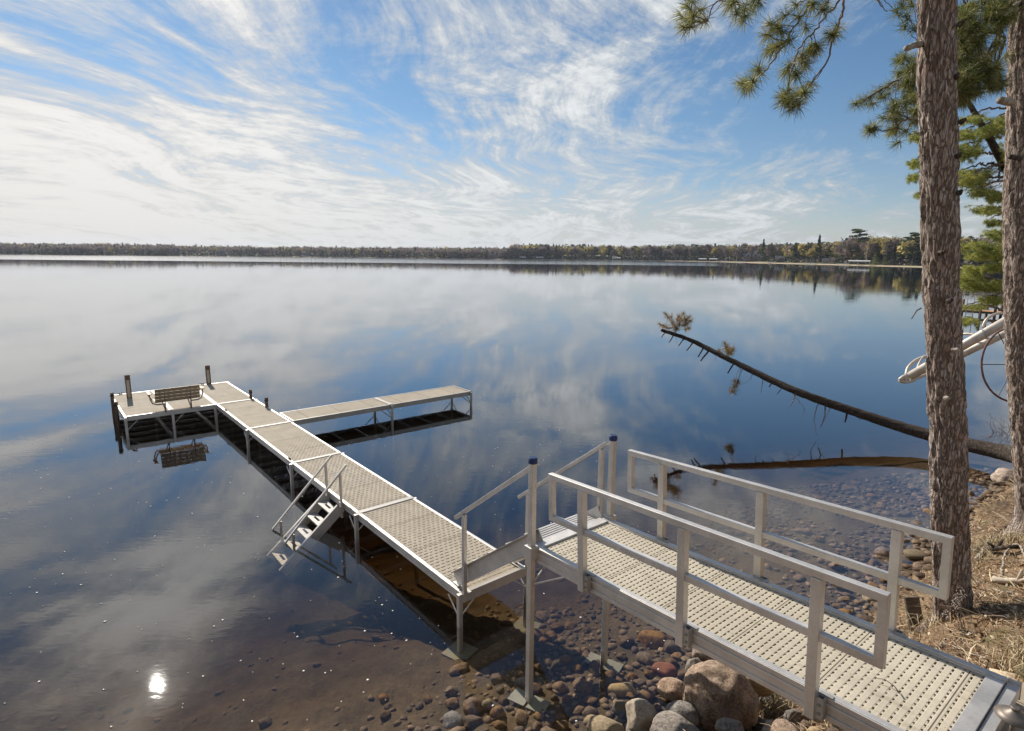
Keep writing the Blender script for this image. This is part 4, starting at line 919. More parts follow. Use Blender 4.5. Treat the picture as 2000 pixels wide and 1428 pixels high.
def trunk(name, pts, rads, m, parent, step=.02, seg=96, amp=.012, seed=0.0, flare=0.0):
    """trunk with bark plates pushed out of the surface"""
    p, rr_ = spine_interp(pts, rads, step); k = len(p); vs_ = np.zeros((k, seg, 3)); ref = None; L_ = 0
    for i in range(k):
        d = (p[min(i + 1, k - 1)] - p[max(i - 1, 0)]).normalized()
        if i: L_ += (p[i] - p[i - 1]).length
        if ref is None: ref = d.cross(Vector((.3, 1, .1))).normalized()
        ref = (ref - d * ref.dot(d)).normalized(); o2 = d.cross(ref)
        fl = 1 + flare * math.exp(-L_ * 3.2)
        for j in range(seg):
            a = 2 * pi * j / seg; n = ref * cos(a) + o2 * sin(a); q = Vector((n.x * rr_[i] * 1.0, n.y * rr_[i] * 1.0, L_ * .20 + n.z * rr_[i])) * 15 + Vector((seed, seed * 2, 0))
            wq = q + noise.noise_vector(q * .8) * .45
            dd_, _ = noise.voronoi(wq, distance_metric='DISTANCE'); e = min(1, max(0, (dd_[1] - dd_[0]) * 3.0)); e = e * e * (3 - 2 * e)
            hgt = amp * (e - .6) + amp * .5 * noise.noise(q * 2.6) + rr_[i] * .05 * noise.noise(Vector((n.x, n.y, L_ * .8 + seed)))
            lobe = 1 + flare * .35 * math.exp(-L_ * 4) * cos(5 * a + seed)
            vs_[i, j] = p[i] + n * (rr_[i] * fl * lobe + hgt)
    idx = np.arange(k * seg).reshape(k, seg); a_ = idx[:-1]; b2 = idx[1:]; f = np.stack([a_, np.roll(a_, -1, 1), np.roll(b2, -1, 1), b2], -1).reshape(-1, 4)
    return mesh_obj(name, np_mesh(name, vs_.reshape(-1, 3), f), m, parent, smooth=True)
def at_y(px, py, y):                        # point seen there at world depth y
    d = ray(px, py); return CAM + d * (y / d.y)
def needles(centres, dirs, L_, n, rngn, w=.0028, cone=.95):
    """tufts of long needles round twig tips: arrays of centres and twig directions"""
    C_, D_ = np.repeat(np.array(centres), n, 0), np.repeat(np.array(dirs), n, 0); m_ = len(C_)
    u = rdir(m_, rngn); v = D_ * rngn.uniform(-.1, 1.0, (m_, 1)) + u * cone; v[:, 2] -= .10; v /= np.linalg.norm(v, axis=1, keepdims=True)
    l = L_ * rngn.uniform(.6, 1.1, (m_, 1)); sag = np.zeros((m_, 3)); sag[:, 2] = -.10 * L_
    st0 = C_ - D_ * rngn.uniform(0, .45, (m_, 1)) * L_; mid = st0 + v * l * .5; end = st0 + v * l + sag * rngn.uniform(.2, 1, (m_, 1))
    s_ = np.cross(v, rdir(m_, rngn)); s_ /= np.linalg.norm(s_, axis=1, keepdims=True) + 1e-6; s_ = s_ * w / 2
    vs_ = np.stack([st0 - s_, st0 + s_, mid + s_, mid - s_, end + s_ * .3, end - s_ * .3], 1).reshape(-1, 3); b0 = np.arange(m_)[:, None] * 6
    return vs_, np.concatenate([b0 + np.array([[0, 1, 2, 3]]), b0 + np.array([[3, 2, 4, 5]])], 0)
def needle_mat(name, cols):
    m, t, b = mat(name); ri = t.new('ShaderNodeNewGeometry').outputs['Random Per Island']; n = t.noise(worldpos(t), 1.6, 3, .5)
    col = t.ramp(t.math('ADD', t.math('MULTIPLY', ri, .5), t.math('MULTIPLY', n, .5)), [(.25 + .5 * k / (len(cols) - 1), c) for k, c in enumerate(cols)])
    t.put(b.inputs['Base Color'], col); b.inputs['Roughness'].default_value = .45
    tl = t.new('ShaderNodeBsdfTranslucent'); t.l.new(col, tl.inputs[0]); mx = t.new('ShaderNodeMixShader'); mx.inputs[0].default_value = .42
    t.l.new(b.outputs[0], mx.inputs[1]); t.l.new(tl.outputs[0], mx.inputs[2]); t.l.new(mx.outputs[0], t.n['Material Output'].inputs[0]); return m
N_RED = needle_mat('red pine needles', [(.035, .055, .025), (.11, .15, .045), (.30, .31, .09), (.50, .42, .17)])
N_WHT = needle_mat('white pine needles', [(.07, .12, .035), (.22, .28, .06), (.44, .45, .10), (.60, .54, .14)])
N_OLD = needle_mat('dying needles', [(.07, .09, .03), (.20, .17, .05), (.38, .24, .08), (.40, .22, .07)])
rn = np.random.default_rng(77)
def wpath(pts, n=8, j=.02):                 # slightly crooked path through points
    p, _ = spine_interp(pts, [1] * len(pts), max(.03, (Vector(pts[0]) - Vector(pts[-1])).length / 40)); return [q + Vector(rn.normal(0, j, 3)) for q in p]
class Tree:
    def __init__(s, name, loc, label, nm): s.o = empty(name, loc, 0, label, 'tree'); s.inv = Vector(loc); s.nm = nm; s.c = []; s.d = []; s.mb = MB()
    def L(s, pts): return [Vector(p) - s.inv for p in pts]
    def limb(s, pts, r0, r1, j=.012, build=True, m=None, name='branch'):
        p = s.L(wpath(pts, j=j)); k = len(p); rad = [r0 + (r1 - r0) * i / (k - 1) for i in range(k)]
        if build: f = MB(); f.tube(p, rad, 7); f.build(name, m or TWIG, s.o, True)
        else: s.mb.tube(p, rad, 4, False)
        return [q + s.inv for q in p]
    def tuft(s, p, d): s.c.append(tuple(Vector(p) - s.inv)); s.d.append(tuple(Vector(d).normalized()))
    def twig(s, a, b, r=.006, tufts=1, sag=.1):
        a = Vector(a); b = Vector(b); m_ = (a + b) / 2 + Vector((0, 0, -sag * (b - a).length)) + Vector(rn.normal(0, .04 * (b - a).length, 3)); p = s.limb([a, m_, b], r, r * .5, j=.004, build=False)
        for k in range(tufts):
            i = max(1, len(p) - 1 - int(k * len(p) * .28)); s.tuft(p[i], p[i] - p[i - 1])
    def finish(s, L_, n, w=.0028, cone=.95, crown='crown'):
        if s.mb.v: s.mb.build('twigs', TWIG, s.o, True)
        if s.c: v, f = needles(s.c, s.d, L_, n, rn, w, cone); mesh_obj(crown, np_mesh(crown, v, f), s.nm, s.o)
# nearest trunk
b1 = Vector((4.50, 5.62, 0)); b1.z = gz(b1.x, b1.y)
t1 = Tree('red_pine', tuple(b1), 'nearest tall pine, scaly grey and rust bark, straight trunk beside the gangway', N_RED)
cx1 = ((1858, 1215, 5.62), (1857, 1100, 5.62), (1852, 900, 5.6), (1845, 700, 5.58), (1837, 500, 5.55), (1833, 300, 5.52), (1830, 120, 5.5), (1829, 0, 5.5), (1827, -260, 5.48), (1826, -560, 5.46), (1826, -1100, 5.46))
pt1 = [b1 + Vector((-.01, 0, -.25))] + [at_y(*c) for c in cx1]
trunk('trunk', [p - b1 for p in pt1], [.182, .168, .160, .152, .147, .141, .137, .135, .131, .128, .115, .09], BARK1, t1.o, amp=.020, flare=.08, seed=1.0)
t1.limb([at_y(1800, 86, 5.5), at_y(1786, 88, 5.42), at_y(1770, 94, 5.35)], .028, .024, j=.002, m=DEAD, name='broken_branch')
for px, py in ((1853, 60), (1846, 160), (1856, 245), (1850, 310), (1853, 380), (1816, 495), (1834, 586), (1842, 680), (1829, 772)):
    c = at_y(px, py, 5.50); q = c - Vector((0, .125, 0)); f = MB(); l = [(q - b1), (q - b1) + Vector((rn.uniform(-.02, .02), -.05, .015))]; f.tube(l, [.026, .014], 8); f.build('branch_stub', BARK2 if py not in (680, 772) else DEAD, t1.o)
f = MB(); q = at_y(1799, 602, 5.5) - b1; f.tube([q, q + Vector((-.05, -.02, -.02)), q + Vector((-.09, -.02, -.10))], [.008, .006, .004], 5); f.build('dead_twig', TWIG, t1.o)
# limb over the top of the picture with drooping sprays
def D5(px, py, dep=4.9): return V(px, py, dep)
t1.limb([at_y(1828, -420, 5.48), D5(1740, -330), D5(1660, -200), D5(1640, -60)], .035, .016)
A = t1.limb([D5(1640, -60), D5(1649, 0), D5(1640, 40), D5(1625, 83), D5(1618, 115), D5(1604, 137), D5(1580, 172), D5(1556, 200), D5(1546, 213)], .012, .004, j=.006)
B = t1.limb([D5(1640, -60), D5(1590, -12), D5(1566, 35), D5(1546, 61), D5(1528, 92), D5(1510, 119), D5(1490, 145), D5(1470, 162), D5(1453, 174)], .012, .004, j=.006)
Cb = t1.limb([D5(1640, -60), D5(1640, 0, 5.0), D5(1612, 32, 5.0), D5(1590, 62, 5.0), D5(1572, 78, 5.0), D5(1556, 110, 5.0), D5(1542, 150, 5.0), D5(1536, 195, 5.0), D5(1512, 212, 5.0)], .010, .003, j=.006)
Dd = t1.limb([D5(1660, -200), D5(1540, -90), D5(1470, -40), D5(1425, -8), D5(1393, 10), D5(1380, 40), D5(1330, 44)], .014, .004, j=.006)
for pts, near in (([(1327, 32), (1340, 12), (1353, 34), (1372, 42), (1348, 2), (1365, 20), (1334, 52)], Dd), ([(1424, 12), (1440, 30), (1467, 18), (1452, 40), (1436, 4), (1482, 6)], Dd),
                  ([(1503, 47), (1496, 68), (1532, 32), (1514, 92), (1543, 78), (1520, 55), (1481, 133), (1453, 173), (1444, 165), (1500, 100), (1470, 158), (1560, 30), (1590, 10), (1575, 55), (1550, 10), (1610, 20)], B),
                  ([(1539, 133), (1564, 122), (1532, 144), (1546, 194), (1564, 187), (1539, 176), (1553, 150), (1575, 132), (1560, 205), (1530, 192), (1597, 97), (1582, 104)], Cb), ([(1631, 63), (1622, 70), (1580, 165), (1610, 12), (1570, 180)], A)):
    for (px, py) in pts:
        e = V(px, py, 4.9 + random.uniform(-.25, .25)); k = min(range(len(near)), key=lambda i: (near[i] - e).length); k = max(0, k - 3)
        t1.twig(near[k], e, .0045, 2 if random.random() < .45 else 1, .05)
for k in range(60):                         # the part of the crown above the frame, seen mirrored in the water
    px = random.uniform(1560, 1960); py = random.uniform(-420, -110); e = V(px, py, random.uniform(4.6, 6.2)); t1.twig(e + Vector((random.uniform(-.3, .3), random.uniform(-.2, .2), .2)), e, .006, 2)
t1.finish(.125, 95, .0030)
# trunk at the right edge
b2_ = Vector((7.22, 7.75, 0)); b2_.z = gz(b2_.x, b2_.y)
t2 = Tree('red_pine', tuple(b2_), 'second tall pine at the right edge with pale flaky bark and cut branch stubs', N_RED)
cx2 = ((2026, 1000, 7.75), (2012, 800, 7.72), (2003, 600, 7.7), (2002, 400, 7.68), (2008, 280, 7.66), (2014, 100, 7.64), (2016, 0, 7.6), (2018, -300, 7.6), (2020, -900, 7.6))
pt2 = [b2_ + Vector((.02, 0, -.2))] + [at_y(*c) for c in cx2]
trunk('trunk', [p - b2_ for p in pt2], [.25, .235, .22, .215, .212, .214, .214, .214, .205, .16], BARK1, t2.o, amp=.020, flare=.1, seed=5.0, step=.026, seg=84)
for a in (((1975, 200, 7.45), (1953, 196, 7.3), .045, .042), ((1992, 310, 7.35), (1972, 306, 7.2), .03, .028), ((1985, 20, 7.5), (1996, 6, 7.2), .04, .03)):
    t2.limb([at_y(*a[0]), (at_y(*a[0]) + at_y(*a[1])) / 2, at_y(*a[1])], a[2], a[3], j=.002, m=DEAD if a[3] > .035 else BARK2, name='branch_stub')
E2 = t2.limb([at_y(1990, 10, 7.4), at_y(1975, 22, 7.2), at_y(1958, 45, 7.1), at_y(1952, 62, 7.0), at_y(1935, 62, 7.0), at_y(1915, 60, 7.0), at_y(1897, 68, 7.0)], .05, .015, j=.01, m=DEAD)
E3 = t2.limb([at_y(1952, 62, 7.0), at_y(1960, 80, 7.0), at_y(1955, 100, 7.0), at_y(1953, 120, 7.0)], .02, .006, j=.01)
E4 = t2.limb([at_y(1975, -20, 7.4), at_y(1950, 5, 7.1), at_y(1925, 45, 6.9), at_y(1880, 80, 6.8), at_y(1830, 110, 6.8), at_y(1780, 140, 6.8), at_y(1720, 175, 6.8), at_y(1672, 203, 6.8)], .03, .005, j=.012)
E5 = t2.limb([at_y(1880, 80, 6.8), at_y(1840, 170, 6.7), at_y(1790, 215, 6.7), at_y(1745, 250, 6.7), at_y(1700, 255, 6.7)], .02, .005, j=.012)
ALLB = E2 + E4 + E5
spec = [(1670, 203), (1683, 198), (1712, 180), (1720, 190), (1697, 252), (1706, 246), (1723, 230), (1737, 259), (1751, 281), (1748, 202), (1762, 112), (1755, 120), (1759, 144), (1777, 216), (1768, 165), (1775, 190), (1740, 215), (1757, 235), (1785, 150), (1790, 240), (1700, 205), (1730, 170), (1751, 22), (1760, 8), (1770, 30), (1780, 5)]
for k in range(150):
    c_ = random.choice([(1885, 40, 26, 26), (1900, 70, 40, 26), (1890, 105, 30, 22), (1900, 135, 35, 16), (1925, 30, 30, 30), (1940, 135, 35, 14), (1900, 160, 30, 18), (1885, 185, 22, 14), (1950, 20, 30, 20), (1945, 165, 25, 10)])
    spec.append((random.gauss(c_[0], c_[2] * .55), random.gauss(c_[1], c_[3] * .6)))
for k in range(70): spec.append((random.uniform(1640, 2060), random.uniform(-200, -25)))
for k in range(26): spec.append((random.uniform(1745, 1800), random.uniform(110, 262)))
for (px, py) in spec:
    e = at_y(px, py, random.uniform(6.4, 7.2)); k = min(range(len(ALLB)), key=lambda i: (ALLB[i] - e).length); a_ = ALLB[max(0, k - 2)]
    if (a_ - e).length > .7: a_ = e + (a_ - e).normalized() * .5
    t2.twig(a_, e, .005, 2 if random.random() < .5 else 1, .06)
t2.finish(.125, 95, .0034)
# leaning white pine behind them
b3 = Vector((16.5, 14.6, 0)); b3.z = max(gz(b3.x, b3.y), 0)
t3 = Tree('white_pine', tuple(b3), 'leaning white pine behind the two trunks with soft yellow green layered boughs', N_WHT)
Y3 = 14.6
tp = [b3 + Vector((0, 0, -.3)), at_y(2100, 620, Y3), at_y(2030, 450, Y3), at_y(1966, 332, Y3), at_y(1938, 280, Y3), at_y(1910, 232, Y3), at_y(1885, 188, Y3), at_y(1868, 150, Y3), at_y(1858, 90, Y3)]
tr3 = [p - b3 for p in tp]; trunk('trunk', tr3, [.16, .135, .11, .09, .078, .066, .047, .035, .016], BARK2, t3.o, step=.06, seg=28, amp=.006)
boughs = [(1881, 298, 62, 22), (1892, 352, 62, 28), (1914, 378, 42, 12), (1943, 386, 44, 16), (1925, 412, 50, 12), (1946, 436, 40, 10), (1946, 458, 46, 12), (1914, 482, 80, 14), (1925, 500, 76, 12), (1905, 527, 60, 12), (1892, 546, 58, 20), (1940, 524, 48, 14),
          (1914, 560, 66, 14), (1948, 560, 46, 14), (1890, 628, 40, 12), (1900, 600, 40, 8), (1935, 588, 50, 10), (1930, 258, 50, 20), (1890, 265, 42, 16), (1790, 270, 26, 14), (1785, 322, 20, 14), (1788, 350, 22, 12), (1792, 384, 16, 8), (1950, 240, 40, 16), (1900, 235, 45, 10), (1990, 300, 60, 30), (1985, 480, 60, 60)]
for (bx_, by_, bw, bh) in boughs:
    side = 1 if bx_ > 1800 else -1
    root_ = at_y(min(bx_ + bw * .5 + 45, 2035), by_ - 8 - bh * .3 + (20 if by_ > 380 else -14), Y3); tip = at_y(bx_ - bw * .5, by_ + bh * .15, Y3 + random.uniform(-1, .6))
    lim = t3.limb([root_, (root_ + tip) / 2 + Vector((0, random.uniform(-.3, .3), .12)), tip], .026, .006, j=.015)
    for k in range(int(bw * bh / 9)):
        e = at_y(random.gauss(bx_, bw * .28), random.gauss(by_, bh * .33), Y3 + random.uniform(-1.2, 1.0)); i_ = min(range(len(lim)), key=lambda i: (lim[i] - e).length); a_ = lim[max(0, i_ - 2)]
        if (a_ - e).length > .6: a_ = e + (a_ - e).normalized() * .4
        t3.twig(a_, e, .004, 2, -.05)
for pp in (((1955, 325), (1920, 320), (1870, 335)), ((1945, 300), (1900, 300), (1868, 318)), ((1925, 262), (1890, 262), (1868, 270)), ((1905, 225), (1880, 240), (1865, 255)), ((1960, 345), (1925, 345), (1890, 355)), ((1955, 320), (1948, 350), (1930, 362)), ((2000, 560), (1930, 580), (1875, 602)), ((2010, 500), (1960, 520), (1900, 540)), ((1990, 405), (1950, 420), (1935, 428))):
    l_ = t3.limb([at_y(x, y, Y3) for x, y in pp], .03, .008, j=.02)
    for k in range(7):
        a_ = random.choice(l_); t3.twig(a_, a_ + Vector((random.uniform(-.3, .3), random.uniform(-.3, .3), random.uniform(-.5, .1))), .004, 0)
t3.finish(.085, 46, .0042, 1.0)

# ------------------------------------------------------------------ fallen pine over the water
lb = U(1985, 893, .42)
t4 = Tree('fallen_pine', tuple(lb), 'dead pine trunk leaning out over the water with broken stubs and few needle tufts', N_OLD)
lp = [U(2060, 915, .62), U(1985, 890, .42), U(1890, 868, .36), U(1800, 846, .40), U(1680, 808, .66), U(1550, 762, 1.08), U(1420, 700, 1.70), U(1350, 665, 2.12), U(1292, 645, 2.45)]
trunk('trunk', [p - lb for p in lp], [.20, .185, .160, .140, .118, .098, .078, .063, .045], BARK2, t4.o, step=.03, seg=40, amp=.010)
def on_log(px):
    P2, _ = spine_interp(lp, [1] * len(lp), .1); return min(P2, key=lambda q: abs(PX(q)[0] - px))
for (x0, dx_, dy_, rr_) in ((1300, -8, 6, .018), (1318, -10, 10, .02), (1338, -12, 10, .022), (1356, -14, 12, .024), (1374, -12, 14, .026), (1386, -18, 16, .028), (1436, -14, 16, .026), (1512, -8, 6, .02), (1655, -6, 18, .03), (1562, 14, 2, .025), (1670, 8, 8, .015), (1528, -12, 10, .012)):
    a_ = on_log(x0); ax_, ay_, dd_ = PX(a_); e = V(ax_ + dx_, ay_ + dy_ + 6, dd_ + random.uniform(-.1, .1)); t4.limb([a_, (a_ + e) / 2, e], rr_, rr_ * .7, j=.003, m=BARK2, name='branch_stub')
for pts, r_ in ((((1450, 722), (1442, 738), (1437, 748)), .010), (((1490, 742), (1488, 755), (1487, 768)), .012), (((1598, 788), (1592, 805), (1591, 830), (1595, 849)), .012), (((1612, 793), (1611, 812), (1603, 835)), .018), (((1622, 796), (1613, 815), (1604, 828)), .008), (((1556, 765), (1550, 780), (1545, 790)), .02),
                (((1550, 770), (1562, 785), (1571, 800), (1565, 820)), .006), (((1552, 778), (1543, 795), (1537, 800)), .005), (((1562, 785), (1550, 795), (1548, 802)), .005), (((1470, 732), (1461, 744), (1446, 752)), .006), (((1400, 690), (1396, 705)), .006), (((1320, 660), (1322, 672)), .006)):
    d_ = PX(on_log(pts[0][0]))[2]; pp_ = [V(x, y, d_ - .15 * i) for i, (x, y) in enumerate(pts)]
    t4.limb([on_log(pts[0][0])] + pp_, r_, r_ * .5, j=.008, name='dead_twig')
def cluster(root_px, pts):
    a_ = on_log(root_px); d_ = PX(a_)[2]
    for (x, y) in pts: t4.twig(a_ if abs(root_px - x) < 18 else V(root_px, pts[0][1] + 6, d_), V(x, y, d_ + random.uniform(-.4, .4)), .008, 2, .05)
cluster(1318, [(1316, 632), (1300, 612), (1310, 618), (1325, 616), (1338, 620), (1350, 626), (1340, 634), (1328, 628), (1345, 640), (1290, 634), (1300, 638), (1335, 612), (1322, 640), (1346, 618)])
cluster(1418, [(1420, 676), (1424, 682), (1428, 688), (1416, 670), (1404, 684), (1432, 680)])
cluster(1446, [(1432, 756), (1428, 762), (1438, 754)])
t4.finish(.17, 70, .006, .95, 'needle_tufts')
# ------------------------------------------------------------------ boat lift rails, wheel, neighbour's dock
PIPE = simple('dull pale pipe', (.50, .44, .37), (.66, .60, .52), 5, .5, .25, bs=.05)
RUST = simple('rusty brown steel', (.10, .05, .04), (.22, .11, .09), 14, .7, .2)
lt = empty('boat_lift', (0, 0, 0), 0, 'pair of thick pale pipes with curved hoops slanting down behind the nearest trunk', 'boat lift')
base_ = V(1768, 738, 13.0); lt.location = (base_.x, base_.y, 0); bl = Vector(lt.location)
def Q(px, py, d): return V(px, py, d) - bl
pa = [Q(1772, 738, 13.0), Q(1965, 627, 12.6)]; pb = [Q(1800, 730, 14.2), Q(1965, 651, 13.7)]; pb[0] = pb[0] + (pb[0] - pb[1]) * .05
f = MB(); f.tube(pa + [pa[1] + (pa[1] - pa[0]) * .6], .095, 20); f.build('pipe', PIPE, lt, True)
f = MB(); f.tube(pb + [pb[1] + (pb[1] - pb[0]) * .6], .082, 20); f.build('pipe', PIPE, lt, True)
mid = pa[0] + (pa[1] - pa[0]) * .775; f = MB(); f.tube([mid - (pa[1] - pa[0]) * .012, mid + (pa[1] - pa[0]) * .012], .101, 20); f.build('band', ALU_D, lt, True)
def arc(pts, r_, nm='hoop', m=PIPE): p_, _ = spine_interp(pts, [1] * len(pts), .04); f = MB(); f.tube(p_, r_, 8); f.build(nm, m, lt, True)
arc([Q(1770, 732, 13), Q(1774, 718, 13.1), Q(1786, 706, 13.2), Q(1800, 699, 13.3), Q(1815, 694, 13.4)], .035)
arc([Q(1790, 722, 13), Q(1797, 706, 13.1), Q(1803, 697, 13.2)], .02)
arc([Q(1757, 743, 12.9), Q(1764, 746, 12.9), Q(1778, 745, 12.9), Q(1795, 737, 13.1), Q(1812, 731, 13.4)], .035)
arc([Q(1757, 743, 12.9), Q(1762, 738, 12.9), Q(1772, 733, 12.9)], .045)
arc([Q(1766, 744, 12.9), Q(1770, 737, 12.9)], .03); arc([Q(1782, 744, 12.95), Q(1784, 735, 12.95)], .03)
arc([Q(1920, 640, 12.8), Q(1924, 628, 12.8), Q(1934, 618, 12.8), Q(1950, 612, 12.8), Q(1968, 612, 12.8)], .028)
arc([Q(1872, 654, 14.2), Q(1890, 652, 14), Q(1910, 656, 13.8), Q(1940, 664, 13.6)], .028)
wh = empty('winch_wheel', (0, 0, 0), 0, 'large thin rusty brown wheel with spokes partly hidden by the second trunk', 'wheel')
wc = V(1982, 712, 12.0); wh.location = wc; rw = 65 / F * 12.0; e1, e2 = RT, UPV
f = MB(); ring = [e1 * cos(a) * rw + e2 * sin(a) * rw * 1.12 for a in np.linspace(0, 2 * pi, 61)]; f.tube(ring, .020, 8, False); f.build('rim', RUST, wh, True)
for a in np.linspace(0, 2 * pi, 7)[:-1]: f = MB(); f.tube([Vector((0, 0, 0)), e1 * cos(a) * rw + e2 * sin(a) * rw * 1.12], .009, 6); f.build('spoke', DARK, wh)
f = MB(); f.tube([-fw * .06, fw * .06], .05, 12); f.build('hub', RUST, wh)
OR = simple('orange brown planks', (.42, .22, .09), (.58, .33, .15), 2, .8, bs=0)
nd = empty('neighbour_dock', (39.5, 50, 0), 0, 'small orange brown plank dock with paired poles seen between the two trunks', 'dock')
n0, n1_ = U(1862, 603, .42), U(1960, 609, .42); inv_ = Vector((39.5, 50, 0)); dr = (n1_ - n0).normalized(); n1_ = n1_ + dr * 9; sdv = Vector((-dr.y, dr.x, 0))
f = MB(); f.prism([(-.9, -.05), (.9, -.05), (.9, 0), (-.9, 0)], n0 - inv_, n1_ - inv_, sdv, (0, 0, 1)); f.build('deck', OR, nd)
f = MB(); f.prism([(-.95, -.2), (-.9, -.2), (-.9, .0), (-.95, .0)], n0 - inv_, n1_ - inv_, sdv, (0, 0, 1)); f.build('fascia', WOODP, nd)
for t_ in (.12, .62, .9):
    for sg in (-1.02, 1.02):
        q = n0.lerp(U(1960, 609, .42), t_) + sdv * sg - inv_; f = MB(); f.box(q.x - .07, q.x + .07, q.y - .07, q.y + .07, -1.6, 1.25); f.build('post', WOODP, nd)
q = n0.lerp(U(1960, 609, .42), .4) - sdv * .95 - inv_
f = MB()
for g in (-.25, .25): f.tube([q + dr * g + Vector((0, 0, -.8)), q + dr * g + Vector((0, 0, .95))], .03, 6)
f.tube([q + dr * a_ * .25 + Vector((0, 0, .95 + .3 * math.sqrt(max(0, 1 - a_ * a_)))) for a_ in np.linspace(-1, 1, 9)], .03, 6)
for z_ in (-.3, 0, .3): f.tube([q - dr * .25 + Vector((0, 0, z_)), q + dr * .25 + Vector((0, 0, z_))], .025, 6)
f.build('ladder', ALU_D, nd)

# ------------------------------------------------------------------ landing slab and path light
SLAB = stone_mat('flat sandstone', [(.34, .27, .18), (.50, .41, .29), (.60, .50, .37)], 3, .5)
bm = bmesh.new(); pts = [U(x, y, 1.74) for x, y in ((1957, 1352), (2010, 1330), (2120, 1390), (2150, 1520), (1990, 1540), (1905, 1440))]; c_ = sum(pts, Vector()) / 6
vv = [bm.verts.new(p - c_) for p in pts]; fc_ = bm.faces.new(vv); r_ = bmesh.ops.extrude_face_region(bm, geom=[fc_]); bmesh.ops.translate(bm, verts=[g for g in r_['geom'] if isinstance(g, bmesh.types.BMVert)], vec=(0, 0, -.16))
bmesh.ops.recalc_face_normals(bm, faces=bm.faces); bmesh.ops.subdivide_edges(bm, edges=bm.edges, cuts=6, use_grid_fill=True)
for v_ in bm.verts: v_.co += Vector(noise.noise_vector(v_.co * 6)) * .018
me = bpy.data.meshes.new('landing_slab'); bm.to_mesh(me); bm.free(); o = mesh_obj('landing_slab', me, SLAB); o.location = c_; tag(o, 'flat tan sandstone slab at the shore end of the gangway, bottom right corner', 'stone slab')
BRONZE = metal_mat('bronze lamp metal', (.20, .17, .145), .5, .6)
hd_ = V(1982, 1392, 3.55); pl = empty('path_light', (hd_.x, hd_.y, 1.70), 0, 'small bronze path light with wide conical hat at the bottom right corner', 'lamp')
R_ = 31 / F * 3.55; zt = hd_.z - 1.70
f = MB(); f.tube([(0, 0, 0), (0, 0, zt)], .012, 12); f.build('stem', BRONZE, pl, True)
f = MB(); f.tube([(0, 0, zt - .030), (0, 0, zt - .026), (0, 0, zt - .008), (0, 0, zt + .012), (0, 0, zt + .024)], [R_ * 1.0, R_ * 1.02, R_ * .66, R_ * .30, R_ * .24], 40); f.build('lamp_shade', BRONZE, pl, True)
f = MB(); f.tube([(0, 0, zt + .022), (0, 0, zt + .034), (0, 0, zt + .038)], [R_ * .27, R_ * .27, R_ * .2], 24); f.build('finial', BRONZE, pl)
# slanted board, driftwood and fallen branches on the bank
BRD = simple('old dark board', (.07, .055, .04), (.17, .13, .09), 6, .9, stretch=(1, 1, 8))
q0, q1 = U(1797, 1235, .62), U(1782, 1168, .62); q1 = V(1780, 1166, PX(q0)[2] + .12)
bd = MB(); bd.bar((0, 0, -.1), q1 - q0, .16, .035, RT); o = bd.build('old_board', BRD, bevel=.006); o.location = q0; tag(o, 'dark weathered board standing tilted at the waterline beside the nearest trunk', 'board')
def stick(pts, r0, r1, m, label, name='fallen_branch', cat='branch', group=None, side=3):
    P3 = [gpt(x, y, l) for x, y, l in pts]; o0 = P3[0]; o = empty(name, tuple(o0), 0, label, cat, group) if False else None
    p, _ = spine_interp([a - o0 for a in P3], [1] * len(P3), .05); p = [a + Vector(rn.normal(0, .006, 3)) for a in p]; k = len(p)
    f = MB(); f.tube(p, [r0 + (r1 - r0) * i / (k - 1) for i in range(k)], 8)
    for s_ in range(side):
        i = random.randrange(1, k - 1); d_ = (p[i + 1] - p[i - 1]).normalized(); e = p[i] + d_ * random.uniform(.05, .16) + Vector(rn.normal(0, .07, 3)) + Vector((0, 0, .04)); f.tube([p[i], (p[i] + e) / 2 + Vector((0, 0, .01)), e], [r1, r1 * .7, r1 * .4], 5)
    o = f.build(name, m, None, True); o.location = o0; tag(o, label, cat, group); return o
BIRCH2 = simple('peeling pale bark', (.35, .27, .19), (.62, .54, .44), 9, .85)
stick([(1940, 1136, .03), (1965, 1142, .05), (2010, 1140, .05)], .035, .03, BIRCH2, 'short pale birch log lying on the bank at the right edge')
stick([(1905, 1098, .03), (1935, 1062, .05), (1975, 1050, .06), (2010, 1040, .04)], .028, .02, DEAD, 'dead curved branch along the top of the bank beyond the nearest trunk')
stick([(1955, 1130, .03), (1962, 1095, .12), (1985, 1085, .16), (2005, 1110, .05)], .014, .009, DEAD, 'thin arched grey root on the right side of the bank')
stick([(1908, 1140, .03), (1945, 1158, .03), (1975, 1165, .04)], .010, .005, DEAD, 'thin pale stick on the bank right of the nearest trunk')
stick([(1880, 1200, .03), (1930, 1208, .03), (1990, 1214, .04)], .009, .005, TWIG, 'thin brown stick in the shadow of the nearest trunk', side=2)
stick([(1890, 1160, .02), (1925, 1190, .02), (1960, 1196, .03)], .010, .006, TWIG, 'bent brown twig right at the base of the nearest trunk')
stick([(1905, 1075, .02), (1950, 1085, .1), (1990, 1076, .06)], .035, .026, BARK2, 'dark decaying log half buried at the edge of the bank', side=2)
stick([(1470, 1380, .12), (1505, 1340, .2), (1535, 1335, .18)], .010, .004, DEAD, 'dry grey branch tangled in grass beside the largest boulder', side=6)
stick([(1440, 1400, .10), (1480, 1385, .2), (1530, 1370, .2)], .008, .004, DEAD, 'dry grey twig lying over the stones under the gangway', side=6)
stick([(1850, 1262, .02), (1900, 1280, .02), (1950, 1300, .03)], .007, .004, DEAD, 'thin pale twig on the pine litter behind the gangway end', side=3)
